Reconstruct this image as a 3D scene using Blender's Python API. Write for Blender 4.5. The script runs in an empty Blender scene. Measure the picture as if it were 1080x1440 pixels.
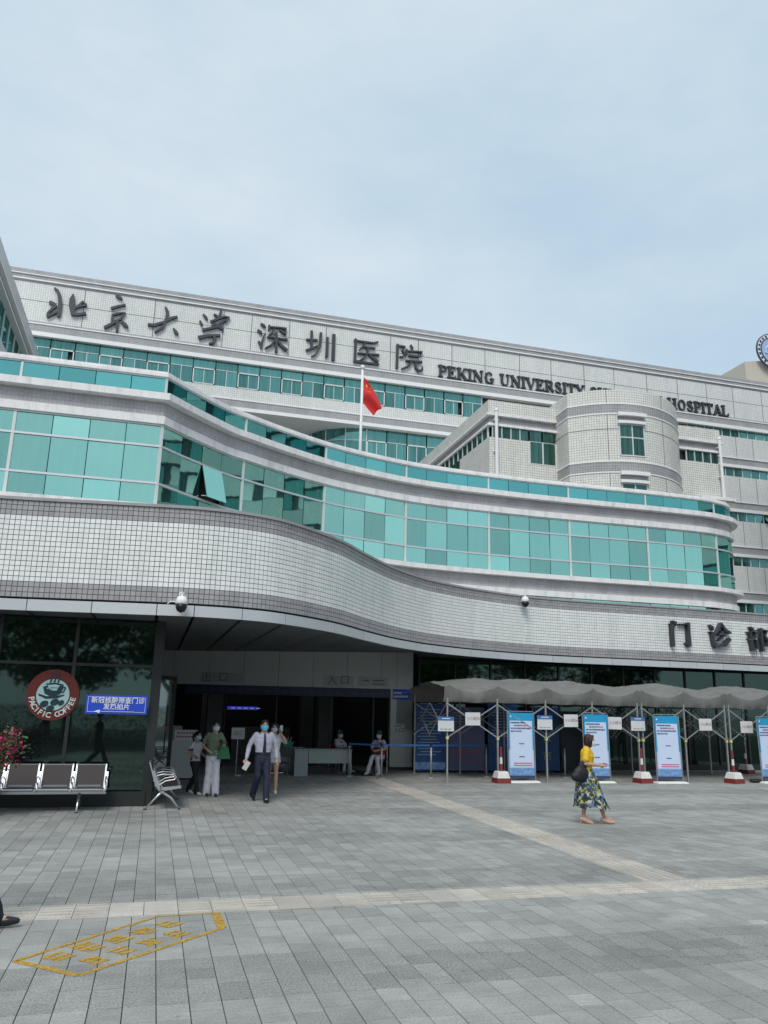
import bpy, bmesh, math, random
from mathutils import Vector, Matrix, Euler
random.seed(7)
SC = bpy.context.scene
COL = SC.collection

# ------------------------------------------------------------------ camera
# world: X along the facades, Y away from the viewer, Z up; measured from the photo's vanishing points
CAM_H, FPX = 2.0, 1107.0
RM = Matrix(((0.96179546, 0.08615667, 0.25985864),
             (-0.27290479, 0.22636505, 0.93503039),
             (0.02173619, -0.97022466, 0.24122945)))       # camera (right, down, forward) -> world
cd = bpy.data.cameras.new('camera')
cam = bpy.data.objects.new('camera', cd); COL.objects.link(cam)
cd.sensor_fit = 'HORIZONTAL'; cd.sensor_width = 36.0
cd.lens = FPX / 1080.0 * 36.0
cd.clip_start = 0.05; cd.clip_end = 3000
_m = Matrix((( RM[0][0], -RM[0][1], -RM[0][2], 0),
             ( RM[1][0], -RM[1][1], -RM[1][2], 0),
             ( RM[2][0], -RM[2][1], -RM[2][2], CAM_H), (0, 0, 0, 1)))
cam.matrix_world = _m
SC.camera = cam

# ------------------------------------------------------------------ sky, sun, exposure
SUN_EL, SUN_AZ = math.radians(49), math.radians(205)        # azimuth clockwise from +Y
w = bpy.data.worlds.new('World'); SC.world = w; w.use_nodes = True
nt = w.node_tree; nt.nodes.clear()
out = nt.nodes.new('ShaderNodeOutputWorld'); bg = nt.nodes.new('ShaderNodeBackground')
sky = nt.nodes.new('ShaderNodeTexSky'); sky.sky_type = 'NISHITA'; sky.sun_disc = False
sky.sun_elevation = SUN_EL; sky.sun_rotation = SUN_AZ; sky.dust_density = 3.0; sky.air_density = 1.0
tc = nt.nodes.new('ShaderNodeTexCoord'); mp = nt.nodes.new('ShaderNodeMapping')
mp.inputs['Scale'].default_value = (1.0, 1.0, 2.2)
nz = nt.nodes.new('ShaderNodeTexNoise'); nz.inputs['Scale'].default_value = 2.3
nz.inputs['Detail'].default_value = 7.0; nz.inputs['Roughness'].default_value = 0.55
rp = nt.nodes.new('ShaderNodeMapRange')
rp.inputs['From Min'].default_value = 0.3; rp.inputs['From Max'].default_value = 0.72
rp.inputs['To Min'].default_value = 0.0; rp.inputs['To Max'].default_value = 1.0
cl = nt.nodes.new('ShaderNodeMix'); cl.data_type = 'RGBA'     # thin cloud: bluish gaps to white cloud
cl.inputs[6].default_value = (4.7, 6.2, 7.4, 1); cl.inputs[7].default_value = (7.0, 7.85, 8.4, 1)
mx = nt.nodes.new('ShaderNodeMix'); mx.data_type = 'RGBA'; mx.inputs[0].default_value = 0.86
L = nt.links.new
L(tc.outputs['Generated'], mp.inputs['Vector']); L(mp.outputs[0], nz.inputs['Vector'])
L(nz.outputs['Fac'], rp.inputs['Value']); L(rp.outputs[0], cl.inputs[0])
L(sky.outputs[0], mx.inputs[6]); L(cl.outputs[2], mx.inputs[7])
L(mx.outputs[2], bg.inputs['Color']); bg.inputs['Strength'].default_value = 0.115
L(bg.outputs[0], out.inputs[0])

sd = bpy.data.lights.new('sun', 'SUN'); sun = bpy.data.objects.new('sun', sd); COL.objects.link(sun)
sd.energy = 2.0; sd.angle = math.radians(22); sd.color = (1.0, 0.96, 0.9)
_d = Vector((math.sin(SUN_AZ) * math.cos(SUN_EL), math.cos(SUN_AZ) * math.cos(SUN_EL), math.sin(SUN_EL)))
sun.rotation_euler = _d.to_track_quat('Z', 'Y').to_euler(); sun.location = (-8, -20, 40)

SC.view_settings.view_transform = 'Standard'; SC.view_settings.look = 'None'
SC.view_settings.exposure = 0.0; SC.view_settings.gamma = 1.0; SC.view_settings.use_curve_mapping = False
SC.cycles.use_denoising = True
SC.cycles.max_bounces = 6; SC.cycles.glossy_bounces = 4; SC.cycles.transparent_max_bounces = 8

# ------------------------------------------------------------------ helpers
CAMP = Vector((0, 0, CAM_H))
def ray(x, y): return RM @ Vector(((x - 540) / FPX, (y - 720) / FPX, 1.0))
def atz(x, y, z=0.0):
    d = ray(x, y); return CAMP + d * ((z - CAM_H) / d.z)
def aty(x, y, Y):
    d = ray(x, y); return CAMP + d * (Y / d.y)

class MB:
    def __init__(s): s.v = []; s.f = []; s.uv = {}; s.mi = {}
    def add(s, vs, fs, uvs=None, m=0):
        o = len(s.v); s.v += [tuple(p) for p in vs]
        for k, f in enumerate(fs):
            if uvs is not None: s.uv[len(s.f)] = uvs[k]
            if m: s.mi[len(s.f)] = m
            s.f.append(tuple(i + o for i in f))
        return s
    def quad(s, a, b, c, d, uv=None, m=0): return s.add((a, b, c, d), ((0, 1, 2, 3),), [uv] if uv else None, m)
    def box(s, x0, x1, y0, y1, z0, z1, m=0):
        v = [(x, y, z) for z in (z0, z1) for y in (y0, y1) for x in (x0, x1)]
        return s.add(v, ((0, 2, 3, 1), (4, 5, 7, 6), (0, 1, 5, 4), (2, 6, 7, 3), (0, 4, 6, 2), (1, 3, 7, 5)), None, m)
    def bar(s, a, b, w, h, up=(0, 0, 1), m=0):
        a = Vector(a); b = Vector(b); d = (b - a).normalized(); u = Vector(up)
        sd_ = d.cross(u)
        if sd_.length < 1e-4: sd_ = d.cross(Vector((1, 0, 0)))
        sd_.normalize(); u = sd_.cross(d)
        v = [p + sd_ * (w / 2 * i) + u * (h / 2 * j) for p in (a, b) for i, j in ((-1, -1), (1, -1), (1, 1), (-1, 1))]
        return s.add(v, ((0, 1, 2, 3), (7, 6, 5, 4), (0, 4, 5, 1), (1, 5, 6, 2), (2, 6, 7, 3), (3, 7, 4, 0)), None, m)
    def tube(s, pts, r, n=8, cap=True, m=0):
        pts = [Vector(p) for p in pts]; rs = r if isinstance(r, (list, tuple)) else [r] * len(pts)
        up = Vector((0.123, 0.31, 0.94)); vs = []; N = len(pts)
        for i, p in enumerate(pts):
            d = (pts[min(i + 1, N - 1)] - pts[max(i - 1, 0)]).normalized()
            a = d.cross(up)
            if a.length < 1e-3: a = d.cross(Vector((1, 0, 0)))
            a.normalize(); b = a.cross(d)
            for k in range(n):
                t = 2 * math.pi * k / n; vs.append(p + a * (math.cos(t) * rs[i]) + b * (math.sin(t) * rs[i]))
        fs = [(i * n + k, i * n + (k + 1) % n, (i + 1) * n + (k + 1) % n, (i + 1) * n + k) for i in range(N - 1) for k in range(n)]
        if cap: fs += [tuple(range(n - 1, -1, -1)), tuple((N - 1) * n + k for k in range(n))]
        return s.add(vs, fs, None, m)
    def loft(s, rings, m=0, n=14):
        """rings: (cx, cy, cz, rx, ry) horizontal ellipses"""
        vs = []; N = len(rings)
        for cx, cy, cz, rx, ry in rings:
            for k in range(n):
                t = 2 * math.pi * k / n; vs.append((cx + rx * math.cos(t), cy + ry * math.sin(t), cz))
        fs = [(i * n + k, i * n + (k + 1) % n, (i + 1) * n + (k + 1) % n, (i + 1) * n + k) for i in range(N - 1) for k in range(n)]
        fs += [tuple(range(n - 1, -1, -1)), tuple((N - 1) * n + k for k in range(n))]
        return s.add(vs, fs, None, m)
    def ball(s, c, rx, ry=None, rz=None, n=12, k=8, m=0):
        ry = ry or rx; rz = rz or rx
        return s.loft([(c[0], c[1], c[2] - rz * math.cos(math.pi * (i + .02) / (k + .04)), max(rx * math.sin(math.pi * (i + .02) / (k + .04)), 1e-4),
                        max(ry * math.sin(math.pi * (i + .02) / (k + .04)), 1e-4)) for i in range(k + 1)], m, n)
    def prism(s, poly, to3, d0, d1, m=0):
        """poly of (u, v); to3(u, v, d) -> point; extruded from d0 to d1"""
        n = len(poly)
        vs = [to3(u, v, d0) for u, v in poly] + [to3(u, v, d1) for u, v in poly]
        fs = [tuple(range(n)), tuple(range(2 * n - 1, n - 1, -1))] + [(i, i + n, (i + 1) % n + n, (i + 1) % n) for i in range(n)]
        return s.add(vs, fs, None, m)
    def mesh(s, name, mat, smooth=False, recalc=True, bevel=0.0):
        me = bpy.data.meshes.new(name); me.from_pydata(s.v, [], s.f)
        mats = mat if isinstance(mat, (list, tuple)) else [mat]
        for x in mats: me.materials.append(x)
        if s.mi:
            for k, i in s.mi.items(): me.polygons[k].material_index = i
        ul = me.uv_layers.new(name='UVMap').data
        for p in me.polygons:
            u = s.uv.get(p.index); nn = p.normal
            for j, li in enumerate(p.loop_indices):
                if u: ul[li].uv = u[j]
                else:
                    c = me.vertices[me.loops[li].vertex_index].co
                    if abs(nn.z) > .7: ul[li].uv = (c.x, c.y)
                    elif abs(nn.y) >= abs(nn.x): ul[li].uv = (c.x, c.z)
                    else: ul[li].uv = (c.y, c.z)
        if recalc or bevel:
            bm = bmesh.new(); bm.from_mesh(me)
            if recalc: bmesh.ops.recalc_face_normals(bm, faces=bm.faces)
            if bevel:
                bmesh.ops.bevel(bm, geom=bm.edges[:], offset=bevel, segments=1, affect='EDGES', clamp_overlap=True)
            bm.to_mesh(me); bm.free()
        if smooth:
            for p in me.polygons: p.use_smooth = True
        return me
    def build(s, name, mat, parent=None, smooth=False, recalc=True, bevel=0.0):
        return link(name, s.mesh(name, mat, smooth, recalc, bevel), parent)

WORLDROOT = {}
def link(name, me, parent=None):
    o = bpy.data.objects.new(name, me); COL.objects.link(o)
    if parent is not None:
        o.parent = parent
        if parent.name in WORLDROOT:
            o.matrix_parent_inverse = Matrix.Translation(-Vector(WORLDROOT[parent.name]))
    return o
def tag(o, label, cat, group=None, kind=None):
    if label: o['label'] = label
    if cat: o['category'] = cat
    if group: o['group'] = group
    if kind: o['kind'] = kind
    return o
def thing(name, label, cat, loc=(0, 0, 0), rz=0.0, group=None, worldparts=False):
    o = bpy.data.objects.new(name, None); COL.objects.link(o); o.location = loc; o.rotation_euler = (0, 0, rz)
    o.empty_display_size = 0.2
    if worldparts: WORLDROOT[o.name] = tuple(loc)
    return tag(o, label, cat, group)
def copy_tree(o, parent=None):
    c = o.copy(); COL.objects.link(c)
    if parent is not None: c.parent = parent
    for ch in list(o.children): copy_tree(ch, c)
    return c
def stuff(o): o['kind'] = 'stuff'; return o
def struct(o): o['kind'] = 'structure'; return o

# ------------------------------------------------------------------ materials
MATS = {}
def _base(name):
    m = bpy.data.materials.new(name); m.use_nodes = True; MATS[name] = m
    n = m.node_tree; b = n.nodes['Principled BSDF']; return m, n, b
def mat(name, col, rough=.6, metal=0.0, spec=.5, var=0.0, scale=6.0, bump=0.0, emit=0.0, coord='Object', objvar=0.0, stain=0.0, stainscale=(1.2, 1.2, .25)):
    m, n, b = _base(name); N = n.nodes; K = n.links.new
    b.inputs['Roughness'].default_value = rough; b.inputs['Metallic'].default_value = metal
    b.inputs['Specular IOR Level'].default_value = spec
    c4 = (*col, 1); b.inputs['Base Color'].default_value = c4
    src = None
    if var or bump or stain or objvar:
        t = N.new('ShaderNodeTexCoord'); nz_ = N.new('ShaderNodeTexNoise'); nz_.inputs['Scale'].default_value = scale
        nz_.inputs['Detail'].default_value = 6; K(t.outputs[coord], nz_.inputs['Vector'])
        hsv = N.new('ShaderNodeHueSaturation'); hsv.inputs['Color'].default_value = c4
        mr = N.new('ShaderNodeMapRange'); mr.inputs['To Min'].default_value = 1 - var; mr.inputs['To Max'].default_value = 1 + var
        mr.inputs['From Min'].default_value = .25; mr.inputs['From Max'].default_value = .75
        K(nz_.outputs['Fac'], mr.inputs['Value']); val = mr.outputs[0]
        if objvar:
            oi = N.new('ShaderNodeObjectInfo'); ge = N.new('ShaderNodeNewGeometry')
            ad = N.new('ShaderNodeMath'); ad.operation = 'ADD'; K(oi.outputs['Random'], ad.inputs[0]); K(ge.outputs['Random Per Island'], ad.inputs[1])
            fr = N.new('ShaderNodeMath'); fr.operation = 'FRACT'; K(ad.outputs[0], fr.inputs[0])
            m2 = N.new('ShaderNodeMapRange'); m2.inputs['To Min'].default_value = 1 - objvar; m2.inputs['To Max'].default_value = 1 + objvar
            K(fr.outputs[0], m2.inputs['Value'])
            mu = N.new('ShaderNodeMath'); mu.operation = 'MULTIPLY'; K(val, mu.inputs[0]); K(m2.outputs[0], mu.inputs[1]); val = mu.outputs[0]
        if stain:
            mp_ = N.new('ShaderNodeMapping'); mp_.inputs['Scale'].default_value = stainscale; K(t.outputs[coord], mp_.inputs['Vector'])
            n2 = N.new('ShaderNodeTexNoise'); n2.inputs['Scale'].default_value = 1.6; n2.inputs['Detail'].default_value = 8; n2.inputs['Roughness'].default_value = .65
            K(mp_.outputs[0], n2.inputs['Vector'])
            m3 = N.new('ShaderNodeMapRange'); m3.inputs['From Min'].default_value = .48; m3.inputs['From Max'].default_value = .75
            m3.inputs['To Min'].default_value = 1.0; m3.inputs['To Max'].default_value = 1 - stain; K(n2.outputs['Fac'], m3.inputs['Value'])
            mu = N.new('ShaderNodeMath'); mu.operation = 'MULTIPLY'; K(val, mu.inputs[0]); K(m3.outputs[0], mu.inputs[1]); val = mu.outputs[0]
        K(val, hsv.inputs['Value']); K(hsv.outputs[0], b.inputs['Base Color'])
        if bump:
            bp = N.new('ShaderNodeBump'); bp.inputs['Strength'].default_value = bump; bp.inputs['Distance'].default_value = .01
            K(nz_.outputs['Fac'], bp.inputs['Height']); K(bp.outputs[0], b.inputs['Normal'])
    if emit:
        b.inputs['Emission Color'].default_value = c4; b.inputs['Emission Strength'].default_value = emit
    return m
def tilemat(name, col, grout, pitch, mortar=.07, var=.05, rough=.35, stain=.18):
    """mosaic facing: square grid of tiles in metres of UV"""
    m, n, b = _base(name); N = n.nodes; K = n.links.new
    t = N.new('ShaderNodeTexCoord'); br = N.new('ShaderNodeTexBrick'); br.offset = 0; br.squash = 1
    br.inputs['Scale'].default_value = 1.0; br.inputs['Brick Width'].default_value = pitch; br.inputs['Row Height'].default_value = pitch
    br.inputs['Mortar Size'].default_value = pitch * mortar; br.inputs['Mortar Smooth'].default_value = .15
    lo = tuple(c * (1 - var) for c in col); hi = tuple(min(1, c * (1 + var)) for c in col)
    br.inputs['Color1'].default_value = (*lo, 1); br.inputs['Color2'].default_value = (*hi, 1); br.inputs['Mortar'].default_value = (*grout, 1)
    K(t.outputs['UV'], br.inputs['Vector'])
    mp_ = N.new('ShaderNodeMapping'); mp_.inputs['Scale'].default_value = (1.1, .22, 1); K(t.outputs['UV'], mp_.inputs['Vector'])
    n2 = N.new('ShaderNodeTexNoise'); n2.inputs['Scale'].default_value = 1.1; n2.inputs['Detail'].default_value = 9; n2.inputs['Roughness'].default_value = .65
    K(mp_.outputs[0], n2.inputs['Vector'])
    m3 = N.new('ShaderNodeMapRange'); m3.inputs['From Min'].default_value = .42; m3.inputs['From Max'].default_value = .8
    m3.inputs['To Min'].default_value = 1.0; m3.inputs['To Max'].default_value = 1 - stain * 1.6; K(n2.outputs['Fac'], m3.inputs['Value'])
    hsv = N.new('ShaderNodeHueSaturation'); K(br.outputs['Color'], hsv.inputs['Color']); K(m3.outputs[0], hsv.inputs['Value'])
    K(hsv.outputs[0], b.inputs['Base Color']); b.inputs['Roughness'].default_value = rough; b.inputs['Specular IOR Level'].default_value = .4
    bp = N.new('ShaderNodeBump'); bp.inputs['Strength'].default_value = .4; bp.inputs['Distance'].default_value = .01; bp.invert = True
    K(br.outputs['Fac'], bp.inputs['Height']); K(bp.outputs[0], b.inputs['Normal'])
    return m
def glass(name, refl, body, mix=.85, rough=.02, streak=0.0, vary=.12, wave=.0007):
    """coated, nearly opaque facade glass: a tinted mirror over a dark body"""
    m = bpy.data.materials.new(name); m.use_nodes = True; MATS[name] = m
    n = m.node_tree; N = n.nodes; K = n.links.new; N.clear()
    o = N.new('ShaderNodeOutputMaterial'); gl = N.new('ShaderNodeBsdfGlossy'); df = N.new('ShaderNodeBsdfDiffuse'); ms = N.new('ShaderNodeMixShader')
    gl.inputs['Roughness'].default_value = rough
    oi = N.new('ShaderNodeObjectInfo'); hs = N.new('ShaderNodeHueSaturation'); hs.inputs['Color'].default_value = (*refl, 1)
    mr = N.new('ShaderNodeMapRange'); mr.inputs['To Min'].default_value = 1 - vary; mr.inputs['To Max'].default_value = 1 + vary
    K(oi.outputs['Random'], mr.inputs['Value']); K(mr.outputs[0], hs.inputs['Value']); K(hs.outputs[0], gl.inputs['Color'])
    df.inputs['Color'].default_value = (*body, 1)
    t = N.new('ShaderNodeTexCoord')
    if streak:                                                 # folds of drawn curtains seen through the pane
        wv = N.new('ShaderNodeTexNoise'); mp_ = N.new('ShaderNodeMapping'); mp_.inputs['Scale'].default_value = (7, 7, .25)
        wv.inputs['Scale'].default_value = 1.5; wv.inputs['Detail'].default_value = 3
        K(t.outputs['Object'], mp_.inputs['Vector']); K(mp_.outputs[0], wv.inputs['Vector'])
        cr_ = N.new('ShaderNodeValToRGB'); cr_.color_ramp.elements[0].position = .35; cr_.color_ramp.elements[1].position = .65
        cr_.color_ramp.elements[0].color = (*[c * (1 - streak) for c in body], 1); cr_.color_ramp.elements[1].color = (*[c * (1 + streak) for c in body], 1)
        K(wv.outputs['Fac'], cr_.inputs[0]); K(cr_.outputs[0], df.inputs['Color'])
    nz_ = N.new('ShaderNodeTexNoise'); nz_.inputs['Scale'].default_value = 1.1; K(t.outputs['Object'], nz_.inputs['Vector'])
    bp = N.new('ShaderNodeBump'); bp.inputs['Strength'].default_value = 1.0; bp.inputs['Distance'].default_value = wave
    K(nz_.outputs['Fac'], bp.inputs['Height']); K(bp.outputs[0], gl.inputs['Normal'])
    ms.inputs[0].default_value = mix; K(df.outputs[0], ms.inputs[1]); K(gl.outputs[0], ms.inputs[2]); K(ms.outputs[0], o.inputs[0])
    return m

WHITE_T = (.70, .72, .70); GREY_T = (.30, .29, .32); GROUT = (.10, .10, .11)
M_tile_w = mat('tile_white', (.80, .82, .805), .3, var=.03, scale=1.2, objvar=.05, stain=.16, stainscale=(1.6, 1.6, .18))
M_tile_g = mat('tile_grey', (.36, .35, .365), .35, var=.06, scale=1.5, objvar=.09, stain=.2, stainscale=(1.6, 1.6, .3))
M_grout = mat('grout', (.12, .12, .125), .9)
M_wallw = tilemat('mosaic_white', (.72, .735, .71), (.44, .45, .45), .14, .08, .05, stain=.09)
M_wallg = tilemat('mosaic_grey', (.40, .40, .415), (.26, .26, .27), .14, .09, .05)
M_pentw = tilemat('mosaic_block', (.74, .735, .68), (.33, .335, .33), .115, .075, .06, stain=.10)
M_pentg = tilemat('mosaic_block_grey', (.40, .39, .405), (.22, .22, .22), .115, .09, .06)
M_frieze = tilemat('mosaic_frieze', (.54, .52, .54), (.42, .41, .42), .1, .08, .06, stain=.2)
M_ledge = mat('ledge_paint', (.80, .79, .79), .6, var=.05, scale=2.0, stain=.3, stainscale=(2.5, 2.5, .5))
M_white = mat('white_line', (.78, .78, .78), .55, var=.04)
M_alu = mat('aluminium', (.62, .64, .66), .4, metal=.4, var=.04, scale=2)
M_frame = mat('window_frame', (.62, .66, .65), .45)
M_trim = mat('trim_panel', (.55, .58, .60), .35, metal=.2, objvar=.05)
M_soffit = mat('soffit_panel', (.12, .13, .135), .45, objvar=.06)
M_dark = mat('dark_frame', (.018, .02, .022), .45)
M_black = mat('black', (.012, .012, .013), .6)
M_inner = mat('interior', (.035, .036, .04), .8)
M_panel = mat('wall_panel', (.55, .57, .56), .4, var=.03, objvar=.03)
M_roof = mat('roof_screed', (.35, .35, .34), .9, var=.1)
G_teal = glass('glass_teal', (.36, .69, .61), (.05, .17, .15), .80, vary=.30, streak=.5, wave=.0016)
G_par = glass('glass_parapet', (.17, .52, .51), (.02, .10, .10), .84, vary=.16, wave=.0016)
G_main = glass('glass_main', (.17, .40, .385), (.05, .14, .125), .58, streak=.7, vary=.3, rough=.06)
G_dull = glass('glass_clinic', (.10, .21, .195), (.035, .085, .07), .45, streak=.7, vary=.3, rough=.06)
G_dark = glass('glass_dark', (.17, .25, .215), (.006, .010, .010), .34, vary=.1, rough=.03, wave=.0012)
M_letter = mat('letter_metal', (.045, .05, .06), .4, metal=.2)

# ================================================================== the plaza
M_ground = mat('ground_paving', (.24, .25, .25), .85, var=.15, scale=.8)
M_bed = mat('joint_bed', (.045, .05, .05), .95)
def stonemat(name, col, rough, speck, big):
    m, n, b = _base(name); N = n.nodes; K = n.links.new
    t = N.new('ShaderNodeTexCoord'); g = N.new('ShaderNodeNewGeometry'); oi = N.new('ShaderNodeObjectInfo')
    a = N.new('ShaderNodeTexNoise'); a.inputs['Scale'].default_value = 60; a.inputs['Detail'].default_value = 4; K(g.outputs['Position'], a.inputs['Vector'])
    c = N.new('ShaderNodeTexNoise'); c.inputs['Scale'].default_value = .55; c.inputs['Detail'].default_value = 5; K(g.outputs['Position'], c.inputs['Vector'])
    mp_ = N.new('ShaderNodeMapping'); mp_.inputs['Scale'].default_value = (3, 22, 3); K(g.outputs['Position'], mp_.inputs['Vector'])
    e = N.new('ShaderNodeTexNoise'); e.inputs['Scale'].default_value = 1.5; e.inputs['Detail'].default_value = 4; K(mp_.outputs[0], e.inputs['Vector'])
    def rng(src, lo, hi, f0=.3, f1=.7):
        r = N.new('ShaderNodeMapRange'); r.inputs['From Min'].default_value = f0; r.inputs['From Max'].default_value = f1
        r.inputs['To Min'].default_value = lo; r.inputs['To Max'].default_value = hi; K(src, r.inputs['Value']); return r.outputs[0]
    def mul(p, q):
        r = N.new('ShaderNodeMath'); r.operation = 'MULTIPLY'; K(p, r.inputs[0]); K(q, r.inputs[1]); return r.outputs[0]
    ad = N.new('ShaderNodeMath'); ad.operation = 'ADD'; K(oi.outputs['Random'], ad.inputs[0]); K(g.outputs['Random Per Island'], ad.inputs[1])
    fr = N.new('ShaderNodeMath'); fr.operation = 'FRACT'; K(ad.outputs[0], fr.inputs[0])
    v = mul(mul(mul(rng(a.outputs['Fac'], 1 - speck, 1 + speck), rng(c.outputs['Fac'], 1 - big, 1 + big)), rng(e.outputs['Fac'], .93, 1.07)), rng(fr.outputs[0], .87, 1.13, 0, 1))
    st = N.new('ShaderNodeTexNoise'); st.inputs['Scale'].default_value = 2.3; st.inputs['Detail'].default_value = 9; st.inputs['Roughness'].default_value = .7; K(g.outputs['Position'], st.inputs['Vector'])
    gum = N.new('ShaderNodeTexVoronoi'); gum.inputs['Scale'].default_value = 2.6; K(g.outputs['Position'], gum.inputs['Vector'])
    v = mul(mul(v, rng(st.outputs['Fac'], 1.06, .80, .42, .78)), rng(gum.outputs['Distance'], .72, 1.0, .035, .06))
    h = N.new('ShaderNodeHueSaturation'); h.inputs['Color'].default_value = (*col, 1); K(v, h.inputs['Value']); K(h.outputs[0], b.inputs['Base Color'])
    hu = rng(c.outputs['Color'], .47, .53); K(hu, h.inputs['Hue'])
    b.inputs['Roughness'].default_value = rough; b.inputs['Specular IOR Level'].default_value = .35
    bp = N.new('ShaderNodeBump'); bp.inputs['Strength'].default_value = .35; bp.inputs['Distance'].default_value = .004
    K(a.outputs['Fac'], bp.inputs['Height']); K(bp.outputs[0], b.inputs['Normal'])
    return m
M_slab = stonemat('granite_slab', (.312, .315, .300), .7, .20, .14)
M_slabd = stonemat('granite_flamed', (.262, .264, .252), .85, .36, .14)
M_tact = stonemat('tactile_stone', (.465, .43, .385), .75, .14, .15)
M_yellow = mat('road_yellow', (.58, .36, .05), .7, var=.3, scale=30)
_n = M_yellow.node_tree; _o = _n.nodes['Material Output']; _tr = _n.nodes.new('ShaderNodeBsdfTransparent'); _ms = _n.nodes.new('ShaderNodeMixShader'); _nz = _n.nodes.new('ShaderNodeTexNoise'); _nz.inputs['Scale'].default_value = 16; _nz.inputs['Detail'].default_value = 8; _nz.inputs['Roughness'].default_value = .75
_tc = _n.nodes.new('ShaderNodeTexCoord'); _mr = _n.nodes.new('ShaderNodeMapRange'); _mr.inputs['From Min'].default_value = .36; _mr.inputs['From Max'].default_value = .60; _mr.inputs['To Min'].default_value = .10; _mr.inputs['To Max'].default_value = .92
_n.links.new(_tc.outputs['Object'], _nz.inputs['Vector']); _n.links.new(_nz.outputs['Fac'], _mr.inputs['Value']); _n.links.new(_mr.outputs[0], _ms.inputs[0]); _n.links.new(_tr.outputs[0], _ms.inputs[1]); _n.links.new(_n.nodes['Principled BSDF'].outputs[0], _ms.inputs[2]); _n.links.new(_ms.outputs[0], _o.inputs[0])

gm = MB().quad((-600, -400, -.05), (600, -400, -.05), (600, 900, -.05), (-600, 900, -.05))
ground = struct(gm.build('ground', M_ground))
plaza = struct(MB().quad((-30, -30, -.022), (60, -30, -.022), (60, 40, -.022), (-30, 40, -.022)).build('plaza', M_bed))

TY0, TY1, TX0, TX1 = 8.64, 9.20, 5.98, 6.64
EDGES = [-1.1, 0.0, 1.0, 3.1, 4.1, 6.2, 7.2, 9.3, 10.3, 12.4, 13.4, 15.5, 16.5, 18.6, 19.6, 21.7, 22.7, 24.8, 25.8, 28.5]
rs = random.Random(3)
slabs = []
for k in range(-34, 150):
    x0 = .19 + .22 * k; x1 = x0 + .22
    for b_ in range(len(EDGES) - 1):
        ya, yb = EDGES[b_], EDGES[b_ + 1]
        darkb = (yb - ya) < 1.2
        y = ya; first = True
        while y < yb - .01:
            l = rs.choice((.22, .22, .30, .33, .44))
            if first: l *= rs.uniform(.6, 1.0); first = False
            if yb - (y + l) < .14: l = yb - y
            y1 = y + l
            segs = [(x0, x1, y, y1)]
            if y < TY1 and y1 > TY0:
                segs = [s_ for s_ in ((x0, x1, y, min(y1, TY0)), (x0, x1, max(y, TY1), y1)) if s_[3] - s_[2] > .05]
            fin = []
            for (a, b2, c, d) in segs:
                if c >= TY1 - .01 and b2 > TX0 and a < TX1:
                    if a < TX0 - .03: fin.append((a, TX0, c, d))
                    if b2 > TX1 + .03: fin.append((TX1, b2, c, d))
                else: fin.append((a, b2, c, d))
            for (a, b2, c, d) in fin:
                xm, ym = (a + b2) / 2, (c + d) / 2
                if xm > .95 * ym + 3.5 or xm < -.24 * ym - 3.0: continue
                if xm < -.1 and ym > 17.5: continue
                slabs.append((a, b2, c, d, darkb, rs.uniform(-.0012, .0012)))
            y = y1
def in_view(s_):
    xm, ym = (s_[0] + s_[1]) / 2, (s_[2] + s_[3]) / 2
    v = RM.transposed() @ (Vector((xm, ym, 0)) - CAMP)
    if v.z < .5: return False
    u = 540 + FPX * v.x / v.z; t = 720 + FPX * v.y / v.z
    return -15 < u < 1095 and t < 1470
near = sorted([s_ for s_ in slabs if in_view(s_)], key=lambda s_: s_[2])[:300]
nearset = set(id(s_) for s_ in near)
cache = {}
G_ = .0032
for a, b2, c, d, dk, dz in near:
    key = (round(b2 - a, 3), round(d - c, 3), dk)
    if key not in cache:
        hx, hy = (b2 - a) / 2 - G_, (d - c) / 2 - .0038
        bv = .002
        mb = MB()
        v = [(sx * hx, sy * hy, -.024) for sx, sy in ((-1, -1), (1, -1), (1, 1), (-1, 1))]
        v += [(sx * hx, sy * hy, -bv) for sx, sy in ((-1, -1), (1, -1), (1, 1), (-1, 1))]
        v += [(sx * (hx - bv), sy * (hy - bv), 0) for sx, sy in ((-1, -1), (1, -1), (1, 1), (-1, 1))]
        f = [(0, 1, 5, 4), (1, 2, 6, 5), (2, 3, 7, 6), (3, 0, 4, 7), (4, 5, 9, 8), (5, 6, 10, 9), (6, 7, 11, 10), (7, 4, 8, 11), (8, 9, 10, 11)]
        mb.add(v, f); cache[key] = mb.mesh('slab', M_slabd if dk else M_slab, recalc=False)
    o = link('slab', cache[key], plaza); o.location = ((a + b2) / 2, (c + d) / 2, dz)
fl, fd = MB(), MB()
for s_ in slabs:
    if id(s_) in nearset: continue
    a, b2, c, d, dk, dz = s_
    a += G_; b2 -= G_; c += .0038; d -= .0038
    (fd if dk else fl).add([(a, c, -.024), (b2, c, -.024), (b2, d, -.024), (a, d, -.024), (a, c, dz), (b2, c, dz), (b2, d, dz), (a, d, dz)],
        [(4, 5, 6, 7), (0, 1, 5, 4), (1, 2, 6, 5), (2, 3, 7, 6), (3, 0, 4, 7)])
stuff(fl.build('slab_field', M_slab, plaza, recalc=False)); stuff(fd.build('flamed_slab_field', M_slabd, plaza, recalc=False))

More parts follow.
